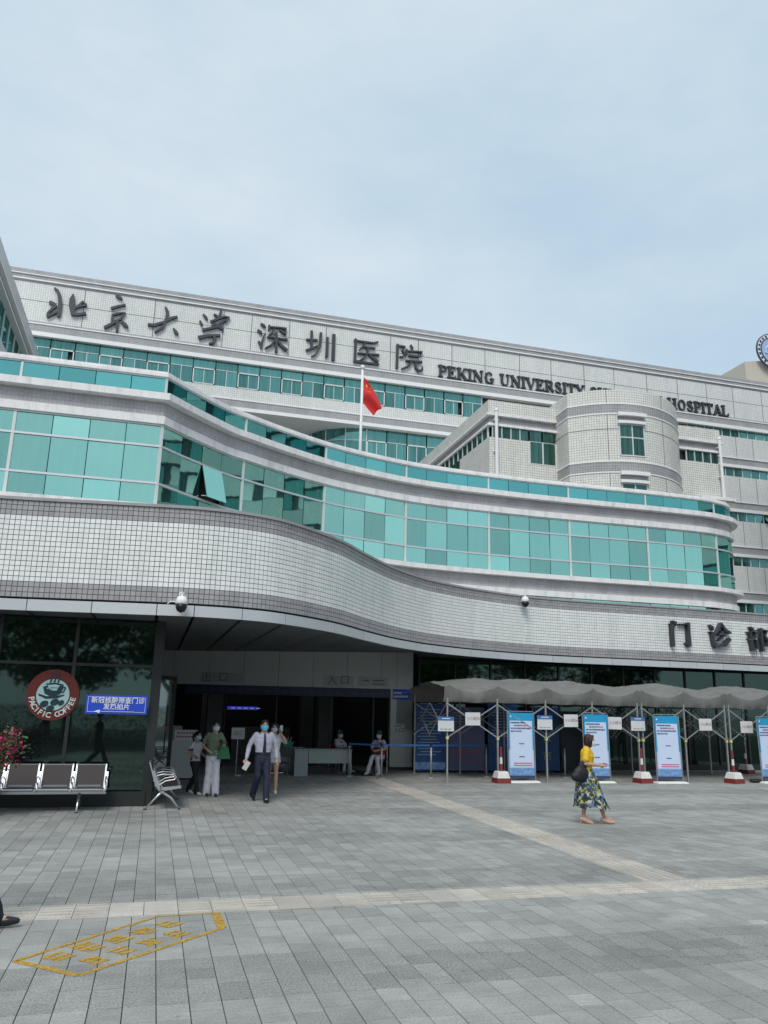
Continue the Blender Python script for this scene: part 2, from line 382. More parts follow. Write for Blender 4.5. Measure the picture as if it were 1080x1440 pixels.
# tactile guide paths: ribbed tiles along X, then branching along Y to the entrance
tact = struct(MB().box(-4, 12, TY0, TY1, -.03, -.012).box(TX0, TX1, TY1, 24.5, -.03, -.012).build('tactile_path', M_bed))
def tact_mesh(lx, ly, along, ribs=5, dots=False):
    mb = MB(); mb.box(-lx / 2 + .003, lx / 2 - .003, -ly / 2 + .003, ly / 2 - .003, -.012, 0)
    if dots:
        for i in range(4):
            for j in range(6):
                cx, cy = (i - 1.5) * lx / 4.4, (j - 2.5) * ly / 6.4
                mb.loft([(cx, cy, -.001, .022, .022), (cx, cy, .006, .014, .014)], n=8)
    else:
        for i in range(ribs):
            t = (i - (ribs - 1) / 2) / ribs
            if along == 'x': mb.box(-lx / 2 + .02, lx / 2 - .02, t * ly - .018, t * ly + .018, -.001, .006)
            else: mb.box(t * lx - .018, t * lx + .018, -ly / 2 + .02, ly / 2 - .02, -.001, .006)
    return mb.mesh('tactile_tile', M_tact)
tmx = tact_mesh(.33, TY1 - TY0, 'x'); tflat = tact_mesh(.33, TY1 - TY0, 'x', 0); tmy = tact_mesh(TX1 - TX0, .33, 'y', 6); tdot = tact_mesh(.33, TY1 - TY0, 'x', 0, True)
for i in range(-12, 36):
    xc = .078 + .33 * i + .165
    me = tdot if TX0 - .05 < xc < TX1 + .05 else (tflat if (i * 7) % 5 in (0, 3) and i < 12 else tmx)
    o = link('tactile_tile', me, tact); o.location = (xc, (TY0 + TY1) / 2, 0)
for i in range(45):
    o = link('tactile_tile', tmy, tact); o.location = ((TX0 + TX1) / 2, TY1 + .168 + .33 * i, 0)

# worn yellow stencil on the slabs
yA, yB, yC = Vector((-.88, 7.39)), Vector((-.37, 6.93)), Vector((.78, 8.04)); yD = Vector((.76, 8.60)); yE = Vector((.20, 8.56))
mk = MB()
def strip(p, q, wd, z=.0035):
    mk.bar((p.x, p.y, z), (q.x, q.y, z), wd, .003)
strip(yA, yB, .06); strip(yB, yC, .048); strip(yC, yD, .085); strip(yA, yE, .045); strip(yE, yD, .022)
uu = (yC - yB).normalized(); vv = Vector((-uu.y, uu.x)); rk = random.Random(11)
cells = [(yA + uu * (.27 + .30 * i) - vv * .17) for i in range(5)] + [(yA + uu * (.36 + .30 * i) - vv * .46) for i in range(4)]
for c in cells:
    hw = .11
    for j in range(rk.choice((3, 3, 4))):
        t = (j - 1.3) * .07 + rk.uniform(-.01, .01); w0 = hw * rk.uniform(.6, 1)
        strip(c + vv * t - uu * w0, c + vv * t + uu * w0, rk.uniform(.036, .055), .0030 + .0004 * j)
    for j in range(rk.choice((1, 2, 2))):
        t = rk.uniform(-.8, .8) * hw; h0 = rk.uniform(.05, .1)
        strip(c + uu * t - vv * h0, c + uu * (t + rk.uniform(-.03, .03)) + vv * h0, rk.uniform(.018, .03), .0045 + .0004 * j)
tag(mk.build('floor_marking', M_yellow), 'worn yellow painted frame with lettering stencilled slantwise on the grey paving', 'floor marking')

# ================================================================== curves in plan
def cr(p, n=10):
    p = [Vector(q) for q in p]; p = [2 * p[0] - p[1]] + p + [2 * p[-1] - p[-2]]; o = []
    for i in range(1, len(p) - 2):
        a, b, c, d = p[i - 1:i + 3]
        for k in range(n):
            t = k / n; o.append(.5 * ((2 * b) + (c - a) * t + (2 * a - 5 * b + 4 * c - d) * t * t + (3 * b - a - 3 * c + d) * t ** 3))
    o.append(p[-2]); return o
class Path:
    def __init__(s, pts, zero=0):
        s.p = [Vector(q) for q in pts]; N = len(s.p); s.s = [0.0]
        for i in range(1, N): s.s.append(s.s[-1] + (s.p[i] - s.p[i - 1]).length)
        z = s.s[zero]; s.s = [q - z for q in s.s]; s.n = []
        for i in range(N):
            a = (s.p[i] - s.p[i - 1]).normalized() if i else (s.p[1] - s.p[0]).normalized()
            b = (s.p[i + 1] - s.p[i]).normalized() if i < N - 1 else a
            n1, n2 = Vector((a.y, -a.x)), Vector((b.y, -b.x)); m = (n1 + n2).normalized(); s.n.append(m / max(.4, m.dot(n1)))
    def at(s, t, d=0.0):
        t = min(max(t, s.s[0]), s.s[-1]); i = 0
        lo, hi = 0, len(s.s) - 2
        while lo < hi:
            mid = (lo + hi + 1) // 2
            if s.s[mid] <= t: lo = mid
            else: hi = mid - 1
        i = lo; f = (t - s.s[i]) / max(1e-9, s.s[i + 1] - s.s[i])
        q = (s.p[i] + s.n[i] * d).lerp(s.p[i + 1] + s.n[i + 1] * d, f); return q
    def stops(s, a, b): return [a] + [q for q in s.s if a + 1e-4 < q < b - 1e-4] + [b]
    def s_of_x(s, x):
        for i in range(len(s.p) - 1):
            if s.p[i].x <= x <= s.p[i + 1].x: return s.s[i] + (x - s.p[i].x) / (s.p[i + 1].x - s.p[i].x) * (s.s[i + 1] - s.s[i])
        return s.s[0] if x < s.p[0].x else s.s[-1]
def sweep(mb, path, a, b, prof):
    st = path.stops(a, b); n = len(prof); vs = []
    for t in st:
        for d, z in prof: q = path.at(t, d); vs.append((q.x, q.y, z))
    fs, us = [], []
    for i in range(len(st) - 1):
        for k in range(n):
            k2 = (k + 1) % n; fs.append((i * n + k, (i + 1) * n + k, (i + 1) * n + k2, i * n + k2))
            va, vb = prof[k][1], prof[k2][1]
            if abs(va - vb) < 1e-4: va, vb = prof[k][0], prof[k2][0]
            us.append(((st[i], va), (st[i + 1], va), (st[i + 1], vb), (st[i], vb)))
    fs += [tuple(range(n)), tuple((len(st) - 1) * n + k for k in range(n - 1, -1, -1))]; us += [[(0, 0)] * n, [(0, 0)] * n]
    mb.add(vs, fs, us); return mb
def band(path, a, b, z0, z1, d0, d1): return sweep(MB(), path, a, b, [(d0, z0), (d1, z0), (d1, z1), (d0, z1)])

FAS = Path(cr([(-9, 16.5), (-5, 16.48), (-2.96, 16.34), (-1.32, 16.12), (-.11, 15.96), (.6, 15.90), (1.55, 16.03), (2.47, 16.5), (3.85, 17.88), (4.93, 19.42), (6.14, 21.05),
               (7.23, 22.19), (7.95, 22.80), (9.6, 23.80), (11.88, 24.70), (13.77, 25.03), (16.88, 25.14), (19.55, 25.25), (22.38, 25.45), (27, 25.7), (33, 26.0)], 8))
_c2 = cr([(-0.43, 20.82), (0.25, 21.6), (1.4, 22.8), (2.1, 23.3), (3.35, 24.15), (5.0, 25.1), (6.5, 25.7), (8.2, 26.2), (9.8, 26.45), (11.5, 26.57), (13.6, 26.66), (16, 26.66), (18.2, 26.62),
          (20.75, 26.68), (21.7, 26.85), (22.6, 27.2), (23.25, 27.9), (23.5, 28.9), (23.55, 31), (23.55, 36)], 8)
UP = Path([Vector((-11.4, 20.95))] + _c2, 1)

# ================================================================== outpatient building
OB = thing('outpatient_building', 'low outpatient hall with curved tiled canopy band and sweeping teal ribbon windows', 'building', (8, 24, 0), worldparts=True)

# --- canopy fascia: real mosaic tiles over a dark grout wall
f0, f1 = FAS.s_of_x(-6.5), FAS.s_of_x(31)
band(FAS, f0, f1, 3.90, 5.82, -.28, .0).build('fascia_wall', M_grout, OB, recalc=False)
band(FAS, f0, f1, 5.80, 5.86, -.30, .045).build('fascia_coping', M_tile_g, OB)
TP = .1; tw, tg, tb = MB(), MB(), MB()
ncol = int((f1 - f0) / TP)
for i in range(ncol):
    a_, b_ = f0 + i * TP + .006, f0 + (i + 1) * TP - .006
    p0, p1, q0, q1 = FAS.at(a_, .0), FAS.at(b_, .0), FAS.at(a_, .012), FAS.at(b_, .012)
    for r_ in range(19):
        z0, z1 = 3.90 + r_ * TP + .006, 3.90 + (r_ + 1) * TP - .006
        mb = tg if r_ < 3 else (tb if r_ > 15 else tw)
        mb.add([(p0.x, p0.y, z0), (p1.x, p1.y, z0), (p1.x, p1.y, z1), (p0.x, p0.y, z1), (q0.x, q0.y, z0), (q1.x, q1.y, z0), (q1.x, q1.y, z1), (q0.x, q0.y, z1)],
               [(4, 5, 6, 7), (0, 1, 5, 4), (1, 2, 6, 5), (2, 3, 7, 6), (3, 0, 4, 7)])
for mb, nm, mm in ((tg, 'lower_grey_tile_field', M_tile_g), (tw, 'white_tile_field', M_tile_w), (tb, 'upper_grey_tile_field', M_tile_g)):
    stuff(mb.build(nm, mm, OB, recalc=False))

# --- aluminium edge panels and soffit panels under the band
XW0, YW0, XW1, YW1 = -.1, 27.3, 8.45, 26.2                     # the entrance wall runs from the left to the pillar
YGL, YGR = 17.3, 26.35                                         # shop glazing left, lobby glazing right
def inner(x):
    if x < -.08: return YGL, 3.66
    if x < XW1: t = (x - XW0) / (XW1 - XW0); return YW0 + t * (YW1 - YW0), 3.68 + .2 * t
    return YGR, 3.72
joints = [-6.1, -4.9, -3.7, -2.5, -1.32, -.11, .6, 1.55, 2.5, 3.85, 4.93, 6.14, 7.23, 7.95, 8.45, 9.6, 10.8, 11.9, 13.1, 14.3, 15.5, 16.7, 17.9, 19.1, 20.3, 21.5, 22.7, 23.9, 25.1, 26.3, 27.5, 28.7, 29.9]
for i in range(len(joints) - 1):
    xa, xb = joints[i], joints[i + 1]; sa, sb = FAS.s_of_x(xa) + .008, FAS.s_of_x(xb) - .008
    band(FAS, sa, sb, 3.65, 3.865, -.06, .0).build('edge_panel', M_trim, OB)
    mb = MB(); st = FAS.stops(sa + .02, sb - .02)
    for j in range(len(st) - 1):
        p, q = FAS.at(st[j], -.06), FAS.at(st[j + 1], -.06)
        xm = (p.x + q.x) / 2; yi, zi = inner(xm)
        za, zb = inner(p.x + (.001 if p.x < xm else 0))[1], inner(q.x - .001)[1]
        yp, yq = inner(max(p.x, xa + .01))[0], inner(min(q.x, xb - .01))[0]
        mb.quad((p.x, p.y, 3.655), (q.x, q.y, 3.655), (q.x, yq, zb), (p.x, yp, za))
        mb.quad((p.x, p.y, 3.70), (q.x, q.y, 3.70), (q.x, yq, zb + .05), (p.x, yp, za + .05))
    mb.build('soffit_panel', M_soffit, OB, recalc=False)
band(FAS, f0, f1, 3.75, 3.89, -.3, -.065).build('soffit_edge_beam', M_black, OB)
# flat canopy roof behind the band
mb = MB(); st = FAS.stops(f0, f1)
for j in range(len(st) - 1):
    p, q = FAS.at(st[j], -.2), FAS.at(st[j + 1], -.2)
    mb.quad((p.x, p.y, 5.6), (q.x, q.y, 5.6), (q.x, 30.0, 5.6), (p.x, 30.0, 5.6))
mb.build('canopy_roof', M_roof, OB, recalc=False)
mb = MB(); 
for j in range(len(st) - 1):
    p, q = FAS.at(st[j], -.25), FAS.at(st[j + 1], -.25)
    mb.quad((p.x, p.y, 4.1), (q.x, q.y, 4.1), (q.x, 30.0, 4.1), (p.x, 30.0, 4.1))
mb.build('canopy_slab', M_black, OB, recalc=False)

# --- upper storey: ribbon windows, friezes, ledges, glass parapet
E0, E1 = -10.8, 27.5
def ubands():
    for nm, z0, z1, d0, d1, mm in (('back_wall', 5.5, 10.6, -.5, -.10, M_dark),
        ('lower_ledge', 6.17, 6.39, -.3, .10, M_ledge), ('lower_frieze', 6.39, 6.81, -.3, .03, M_frieze), ('window_ledge', 6.81, 6.97, -.3, .30, M_ledge),
        ('head_ledge', 9.22, 9.44, -.3, .10, M_ledge), ('upper_frieze', 9.44, 9.84, -.3, .03, M_frieze), ('cornice_ledge', 9.84, 10.03, -.3, .30, M_ledge),
        ('parapet_coping', 10.58, 10.66, -.24, .08, M_ledge), ('parapet_cap', 10.66, 10.74, -.24, .03, M_ledge)):
        band(UP, E0, E1, z0, z1, d0, d1).build(nm, mm, OB, recalc=False)
    for z, h in ((7.0, .05), (7.59, .055), (8.61, .055), (9.2, .05)): band(UP, E0, E1, z - h / 2, z + h / 2, -.05, .045).build('transom', M_alu, OB, recalc=False)
    for z, h in ((10.05, .04), (10.56, .04)): band(UP, E0, E1, z - h / 2, z + h / 2, -.05, .04).build('parapet_rail', M_alu, OB, recalc=False)
ubands()
def pane(a, b, z0, z1, mm, name='pane', tilt=None, th=.012):
    g = .010; a += g; b -= g
    p, q = UP.at(a, 0), UP.at(b, 0); n = Vector((q.y - p.y, p.x - q.x)).normalized()
    c = (p + q) / 2; mb = MB(); L_ = (q - p).length / 2; h = (z1 - z0) / 2
    rx = random.gauss(0, .010); rz = math.atan2(q.y - p.y, q.x - p.x) + random.gauss(0, .012)
    mb.box(-L_, L_, -.004, th, -h, h)
    o = mb.build(name, mm, OB); o.location = (c.x, c.y, (z0 + z1) / 2); o.rotation_euler = (rx, 0, rz); return o
bays = [(-3.62 * (k + 1), -3.62 * k) for k in range(2)] + [(3.41 * k, 3.41 * (k + 1)) for k in range(8)]
for bi, (a, b) in enumerate(bays):
    for t in (a,) if bi != 9 else (a, b):
        q = UP.at(t, -.02); e = UP.at(t, .06)
        for z0, z1, w_ in ((6.97, 9.22, .075), (10.03, 10.58, .06), (5.7, 6.17, .06)):
            MB().bar((q.x, q.y, z0), (q.x, q.y, z1), .12, w_, up=(UP.at(t + .05).x - UP.at(t - .05).x, UP.at(t + .05).y - UP.at(t - .05).y, 0)).build('window_post', M_frame, OB)
    for k in range(4):
        s0, s1 = a + (b - a) * k / 4, a + (b - a) * (k + 1) / 4
        for r_, (z0, z1) in enumerate(((7.02, 7.57), (7.62, 8.59), (8.63, 9.18))):
            o = pane(s0, s1, z0, z1, G_teal)
            if bi == 2 and k == 2 and r_ == 1:                  # one casement pushed open
                o.name = 'open_casement'
                p, q = UP.at(s0, 0), UP.at(s1, 0); c = (p + q) / 2; ang = math.radians(-15)
                n = Vector((q.y - p.y, p.x - q.x)).normalized()
                rz = math.atan2(q.y - p.y, q.x - p.x); h = .485
                o.location = (c.x + n.x * (h * math.sin(-ang) + .05), c.y + n.y * (h * math.sin(-ang) + .05), 8.58 - h * math.cos(ang))
                o.rotation_euler = Euler((ang, 0, rz), 'XYZ')
                MB().box(-.41, .41, .014, .035, -.49, .49).build('casement_frame', M_dark, o)
                for sx in (-.38, .38): MB().bar((sx, .0, -.46), (sx, .22, -.36), .02, .02).build('stay_arm', M_alu, o)
        pane(s0, s1, 10.07, 10.54, G_par, 'parapet_pane')
        if bi >= 4: pane(s0, s1, 5.62, 6.15, G_teal, 'lower_pane')
mb = MB(); st = UP.stops(E0, E1)
for j in range(len(st) - 1):
    p, q = UP.at(st[j], -.2), UP.at(st[j + 1], -.2)
    mb.quad((p.x, p.y, 10.02), (q.x, q.y, 10.02), (q.x, 49.8, 10.02), (p.x, 49.8, 10.02))
mb.build('flat_roof', M_roof, OB, recalc=False)

# --- ground floor: shop glazing on the left
xsL = [-7.0, -5.55, -4.3, -3.05, -1.62, -.06]
zt = 2.72
for i in range(len(xsL) - 1):
    for z0, z1 in ((.30, zt - .03), (zt + .03, 3.62)):
        o = MB().box(xsL[i] + .035, xsL[i + 1] - .035, YGL - .008, YGL + .008, z0, z1).build('shop_pane', G_dark, OB)
for x in xsL: MB().box(x - .035, x + .035, YGL - .05, YGL + .05, .28, 3.64).build('mullion', M_dark, OB)
MB().box(-7, -.06, YGL - .04, YGL + .04, zt - .03, zt + .03).build('shop_transom', M_dark, OB)
MB().box(-7.2, -.02, YGL - .10, YGL + .10, 0, .28).build('plinth', M_dark, OB)
MB().box(-.06, .10, YGL - .06, YGL + .25, 0, 3.66).build('corner_post', M_dark, OB)
for y0, y1 in ((17.55, 19.9), (20.0, 22.3), (22.4, 24.8), (24.9, 27.2)):
    MB().box(-.03, -.01, y0, y1, .28, 3.62).build('side_pane', G_dark, OB)
    MB().box(-.08, .03, y1, y1 + .1, .0, 3.66).build('side_mullion', M_dark, OB)
MB().box(-.10, .04, 17.55, 27.2, 0, .28).build('side_plinth', M_dark, OB)
MB().box(-7.0, -.2, 17.9, 26, 0, 3.6).build('shop_core', M_inner, OB)
MB().box(-7.3, -7.0, 16.9, 30, 0, 5.6).build('end_wall', M_panel, OB)

# --- entrance wall: light metal panels over a wide dark opening
wd = Vector((XW1 - XW0, YW1 - YW0, 0)); wl = wd.length; wd /= wl; wn = Vector((wd.y, -wd.x, 0))
def wp(t, z, d=0.0): return Vector((XW0, YW0, 0)) + wd * t + wn * d + Vector((0, 0, z))
def wallbox(mb, t0, t1, z0, z1, d0, d1, z1b=None):
    zb = z1 if z1b is None else z1b
    v = [wp(t0, z0, d1), wp(t1, z0, d1), wp(t1, zb, d1), wp(t0, z1, d1), wp(t0, z0, d0), wp(t1, z0, d0), wp(t1, zb, d0), wp(t0, z1, d0)]
    return mb.add(v, ((0, 1, 2, 3), (7, 6, 5, 4), (0, 4, 5, 1), (3, 2, 6, 7), (1, 5, 6, 2), (0, 3, 7, 4)))
def zc(t): return 3.67 + .2 * t / wl
tj = [0.0, .62, 1.75, 2.9, 4.05, 5.2, 6.35, 7.5, 8.05, wl]
TO0, TO1, ZL = 1.05, 7.85, 2.62
for i in range(len(tj) - 1):
    a, b = tj[i] + .006, tj[i + 1] - .006
    wallbox(MB(), a, b, ZL if b > TO0 and a < TO1 else 1.30, zc(a), -.06, 0, zc(b)).build('wall_panel', M_panel, OB)
wallbox(MB(), TO1, wl, 0.0, .10, -.1, .01).build('pillar_skirting', M_dark, OB)
for z0, z1 in ((.10, 1.25), (1.262, 2.61)): wallbox(MB(), TO1 + .006, wl - .006, z0, z1, -.06, 0).build('pillar_panel', M_panel, OB)
wallbox(MB(), TO1 - .001, wl, .0, 3.8, -.4, -.065).build('pillar_core', M_panel, OB)
wallbox(MB(), 0, TO0, 0, 1.29, -.06, 0).build('wall_panel', M_panel, OB)
wallbox(MB(), 0, wl, ZL - .04, 3.9, -.25, -.07).build('lintel_core', M_black, OB)
wallbox(MB(), TO0, TO1 - .01, 2.33, ZL - .012, -.24, -.02).build('display_board', mat('led_board', (.014, .02, .085), .4), OB)
# dark lobby behind the opening
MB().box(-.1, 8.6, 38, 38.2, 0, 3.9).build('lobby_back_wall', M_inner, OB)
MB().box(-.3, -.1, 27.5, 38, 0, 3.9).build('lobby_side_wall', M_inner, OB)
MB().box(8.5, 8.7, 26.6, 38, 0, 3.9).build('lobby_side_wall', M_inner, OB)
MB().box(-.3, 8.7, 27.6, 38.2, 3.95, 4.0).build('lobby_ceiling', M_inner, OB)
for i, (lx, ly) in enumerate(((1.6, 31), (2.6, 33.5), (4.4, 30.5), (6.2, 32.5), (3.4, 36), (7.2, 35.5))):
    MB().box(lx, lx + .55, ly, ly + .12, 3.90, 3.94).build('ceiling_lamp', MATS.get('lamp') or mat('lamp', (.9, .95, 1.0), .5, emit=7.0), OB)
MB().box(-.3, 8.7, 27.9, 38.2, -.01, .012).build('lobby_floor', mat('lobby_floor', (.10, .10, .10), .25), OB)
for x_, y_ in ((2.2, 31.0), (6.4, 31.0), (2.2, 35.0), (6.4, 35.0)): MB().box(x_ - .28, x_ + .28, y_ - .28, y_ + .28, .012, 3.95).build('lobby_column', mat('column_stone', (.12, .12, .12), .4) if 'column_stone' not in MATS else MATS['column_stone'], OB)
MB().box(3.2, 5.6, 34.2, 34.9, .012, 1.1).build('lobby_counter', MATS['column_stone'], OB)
for t in (2.35, 4.05, 5.9, 7.35): wallbox(MB(), t - .03, t + .03, 0, ZL - .05, -.6, -.53).build('door_mullion', M_dark, OB)

# --- lobby glazing on the right, behind the tents
xr = [8.7 + 1.33 * i for i in range(17)]
for i in range(len(xr) - 1):
    for z0, z1 in ((.2, 2.68), (2.74, 3.68)): MB().box(xr[i] + .03, xr[i + 1] - .03, YGR - .008, YGR + .008, z0, z1).build('lobby_pane', G_dark, OB)
for x in xr: MB().box(x - .03, x + .03, YGR - .06, YGR + .05, 0, 3.72).build('lobby_mullion', M_dark, OB)
MB().box(8.6, 30, YGR - .04, YGR + .04, 2.68, 2.74).build('lobby_transom', M_dark, OB)
MB().box(8.6, 30, YGR - .08, YGR + .05, 0, .2).build('lobby_plinth', M_dark, OB)
MB().box(8.7, 30, 27.3, 30, 0, 5.5).build('lobby_core', M_inner, OB)

# ================================================================== roof block with the round stair tower
RB = thing('roof_block', 'tiled rooftop block with a round stair tower rising behind the glass parapet', 'building', (19, 36, 10.03), worldparts=True)
BX0, BX1, BY0, BY1 = 13.43, 25.7, 31.0, 49.9
def shell(nm, z0, z1, o, mm): MB().box(BX0 - o, BX1 + o, BY0 - o, BY1, z0, z1).build(nm, mm, RB)
shell('wall', 10.04, 13.92, 0, M_pentw); shell('window_recess', 13.92, 14.46, -.18, M_dark); shell('window_head_ledge', 14.46, 14.575, .06, M_ledge)
shell('recessed_frieze', 14.575, 14.93, -.05, M_pentg); shell('eaves_ledge', 14.93, 15.03, .12, M_ledge); shell('parapet', 15.03, 15.68, .02, M_pentw)
def pw(x0, x1, z0, z1, Y, nm='window_pane', face='y', mm=None):
    if face == 'y': MB().box(x0 + .02, x1 - .02, Y - .01, Y, z0, z1).build(nm, mm or G_dull, RB)
    else: MB().box(Y - .01, Y, x0 + .02, x1 - .02, z0, z1).build(nm, mm or G_dull, RB)
for i in range(4):
    a = 13.62 + .445 * i; pw(a, a + .445, 13.93, 14.455, BY0 + .06); MB().box(a - .02, a + .02, BY0, BY0 + .08, 13.925, 14.455).build('window_bar', M_frame, RB)
# the taller window next to the tower, set in a reveal
MB().box(15.4, 16.72, BY0 - .015, BY0 + .02, 12.85, 13.93).build('window_frame', M_frame, RB)
for a, b in ((15.43, 16.05), (16.09, 16.7)):
    pw(a, b, 12.9, 13.9, BY0 - .018); pw(a, b, 13.95, 14.44, BY0 + .03)
for i in range(10):
    a = BY0 + .2 + .62 * i; pw(a, a + .62, 13.93, 14.455, BX0 + .06, face='x'); MB().box(BX0, BX0 + .08, a - .02, a + .02, 13.925, 14.455).build('window_bar', M_frame, RB)
for i in range(5):
    a = 34.6 + .62 * i; pw(a, a + .62, 12.9, 13.9, BX0 - .012, face='x', mm=G_dull)
for i in range(4):
    a = 23.75 + .46 * i; pw(a, a + .46, 13.93, 14.455, BY0 + .06); MB().box(a - .02, a + .02, BY0, BY0 + .08, 13.925, 14.455).build('window_bar', M_frame, RB)
MB().box(24.2, 26.1, 30.7, 31.0, 12.0, 12.16).build('lower_canopy_ledge', M_ledge, RB)
for x in (13.72, 25.55):
    mb = MB(); mb.tube([(x, 30.82, 10.1), (x, 30.82, 15.15)], .075, 10); mb.ball((x, 30.82, 15.15), .1)
    for z in (11.4, 13.2, 14.7): mb.box(x - .1, x + .1, 30.8, 31.0, z, z + .05)
    mb.build('drainpipe', M_white, RB, smooth=False)
# round tower
TWR = Path([Vector(q) for q in ((16.8, 31.6), (16.77, 29.88))] + cr([(16.77, 29.88), (17.55, 29.22), (18.45, 28.76), (19.4, 28.58), (20.44, 28.66), (21.45, 29.05), (22.2, 29.6), (22.85, 30.35), (23.2, 31.2), (23.3, 32.2)], 6)[1:])
T1 = TWR.s[-1]
for nm, z0, z1, d, mm in (('tower_wall', 10.04, 12.1, 0, M_pentw), ('tower_line', 12.1, 12.16, .03, M_white), ('tower_grey_band', 12.16, 12.6, .01, M_pentg), ('tower_line', 12.6, 12.66, .03, M_white),
        ('tower_wall', 12.66, 14.8, 0, M_pentw), ('tower_line', 14.8, 14.86, .03, M_white), ('tower_grey_band', 14.86, 15.28, .01, M_pentg), ('tower_line', 15.28, 15.34, .03, M_white), ('tower_parapet', 15.34, 15.97, 0, M_pentw)):
    band(TWR, 0, T1, z0, z1, -.25, d).build(nm, mm, RB, recalc=False)
def tower_window(xa, xb, z0, z1):
    sa, sb = TWR.s_of_x(xa), TWR.s_of_x(xb)
    band(TWR, sa, sb, z0, z1, -.2, .012).build('tower_window_recess', M_dark, RB)
    sm = (sa + sb) / 2
    zs = [z0, z0 + (z1 - z0) * .58, z1] if z1 - z0 > 1 else [z0, z1]
    for i in range(len(zs) - 1):
        for p, q in ((sa, sm), (sm, sb)): band(TWR, p + .03, q - .03, zs[i] + .03, zs[i + 1] - .03, 0, .018).build('tower_pane', G_dull, RB)
    for t in (sa, sm, sb): band(TWR, t - .025, t + .025, z0, z1, 0, .035).build('window_bar', M_frame, RB)
    for z in zs: band(TWR, sa, sb, z - .025, z + .025, 0, .032).build('window_bar', M_frame, RB)
    band(TWR, sa - .06, sb + .06, z1 + .02, z1 + .15, -.1, .16).build('window_hood', M_white, RB)
    band(TWR, sa - .06, sb + .06, z1 + .36, z1 + .52, -.1, .22).build('window_hood', M_white, RB)
    band(TWR, sa - .04, sb + .04, z1 + .16, z1 + .355, -.1, .05).build('window_hood_panel', M_pentg, RB)
tower_window(18.62, 19.75, 12.9, 14.33); tower_window(18.62, 19.75, 10.4, 11.62)
for x in (18.15, 20.9):
    t = TWR.s_of_x(x); band(TWR, t - .012, t + .012, 10.1, 15.97, -.1, .006).build('movement_joint', M_grout, RB)
band(TWR, 0, T1, 14.10, 14.125, -.1, .005).build('movement_joint', M_grout, RB)

# ================================================================== main ward building
MW = thing('ward_building', 'long tiled ward block with the hospital name in dark letters under its roof edge', 'building', (20, 58, 0), worldparts=True)
YM = 50.0; MX0, MX1 = -13, 66
def layer(nm, z0, z1, d, mm, x0=MX0, x1=MX1, y1=66): MB().box(x0, x1, YM - d, y1, z0, z1).build(nm, mm, MW)
zo = .1
for nm, z0, z1, d, mm in (('roof_edge', 28.42, 28.72, .10, M_wallg), ('white_line', 28.36, 28.42, .14, M_white), ('grey_band', 28.08, 28.36, .06, M_wallg), ('white_line', 28.0, 28.08, .12, M_white),
        ('grey_line', 27.88, 28.0, .03, M_wallg), ('name_wall', 25.22, 27.88, 0, M_wallw), ('grey_line', 25.10, 25.22, .03, M_wallg), ('white_line', 25.02, 25.10, .10, M_white),
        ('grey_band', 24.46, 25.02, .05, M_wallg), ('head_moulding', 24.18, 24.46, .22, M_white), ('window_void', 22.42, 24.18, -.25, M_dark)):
    layer(nm, z0 + zo, z1 + zo, d, mm)
XS = 33.0       # left of this the tall ribbon windows, right of it the low ward windows
for nm, z0, z1, d, mm in (('spandrel', 21.62, 22.42, 0, M_wallw), ('white_line', 21.54, 21.62, .08, M_white), ('grey_band', 21.02, 21.54, .04, M_wallg), ('soffit_moulding', 20.78, 21.02, .15, M_white)):
    layer(nm, z0 + zo, z1 + zo, d, mm, x1=XS)
for x in [-11.0, -6.6, -2.2, 2.3, 4.2, 6.8, 9.4, 14.1, 16.2, 18.8, 21.4, 24.2, 26.8, 29.6, 32.2, 35.1, 37.9, 40.6, 43.1, 45.9, 48.8, 52]:
    MB().box(x - .02, x + .02, YM - .012, YM + .02, 25.33, 27.97).build('movement_joint', M_grout, MW)
MB().box(MX0, MX1, YM - .011, YM + .02, 26.72, 26.75).build('movement_joint', M_grout, MW)
# tall ribbon: one unit = fixed light above, two sashes below
def unit(x0, x1, z0, z1, zt_, Y, openw=False, thick=False):
    f = MB(); xm = (x0 + x1) / 2
    for x in (x0, x1): f.box(x - .025, x + .025, Y - .06, Y + .04, z0, z1)
    f.box(x0, x1, Y - .05, Y + .03, zt_ - .02, zt_ + .02); f.box(xm - .02, xm + .02, Y - .045, Y + .03, z0, zt_)
    if thick:
        f.box(x0 + .02, x0 + .09, Y - .09, Y, z0, zt_); f.box(x1 - .09, x1 - .02, Y - .09, Y, z0, zt_)
        f.box(x0 + .02, x1 - .02, Y - .09, Y, zt_ - .08, zt_); f.box(x0 + .02, x1 - .02, Y - .09, Y, z0, z0 + .06)
    fr = f.build('window', M_frame, MW)
    for a, b, c, d in ((x0, x1, zt_, z1), (x0, xm, z0, zt_), (xm, x1, z0, zt_)):
        if openw and a == xm: b = (xm + x1) / 2
        MB().box(a + .025, b - .025, Y - .012, Y, c + .02, d - .02).build('pane', G_main, fr)
for i in range(21):
    x0 = -9.74 + 1.47 * i
    unit(x0, x0 + 1.47, 22.52, 24.28, 23.64, YM + .06, openw=i in (1, 19), thick=i % 2 == 1)
for i in range(4):
    unit(12.6 + 1.47 * i, 14.07 + 1.47 * i, 18.6, 20.86, 20.0, YM + .35, thick=i % 2 == 0)
LOW = Path(cr([(8.6, 57), (8.7, 54.5), (9.3, 52.3), (10.6, 51.0), (12.6, 50.36)], 6))
t1 = LOW.s[-1]
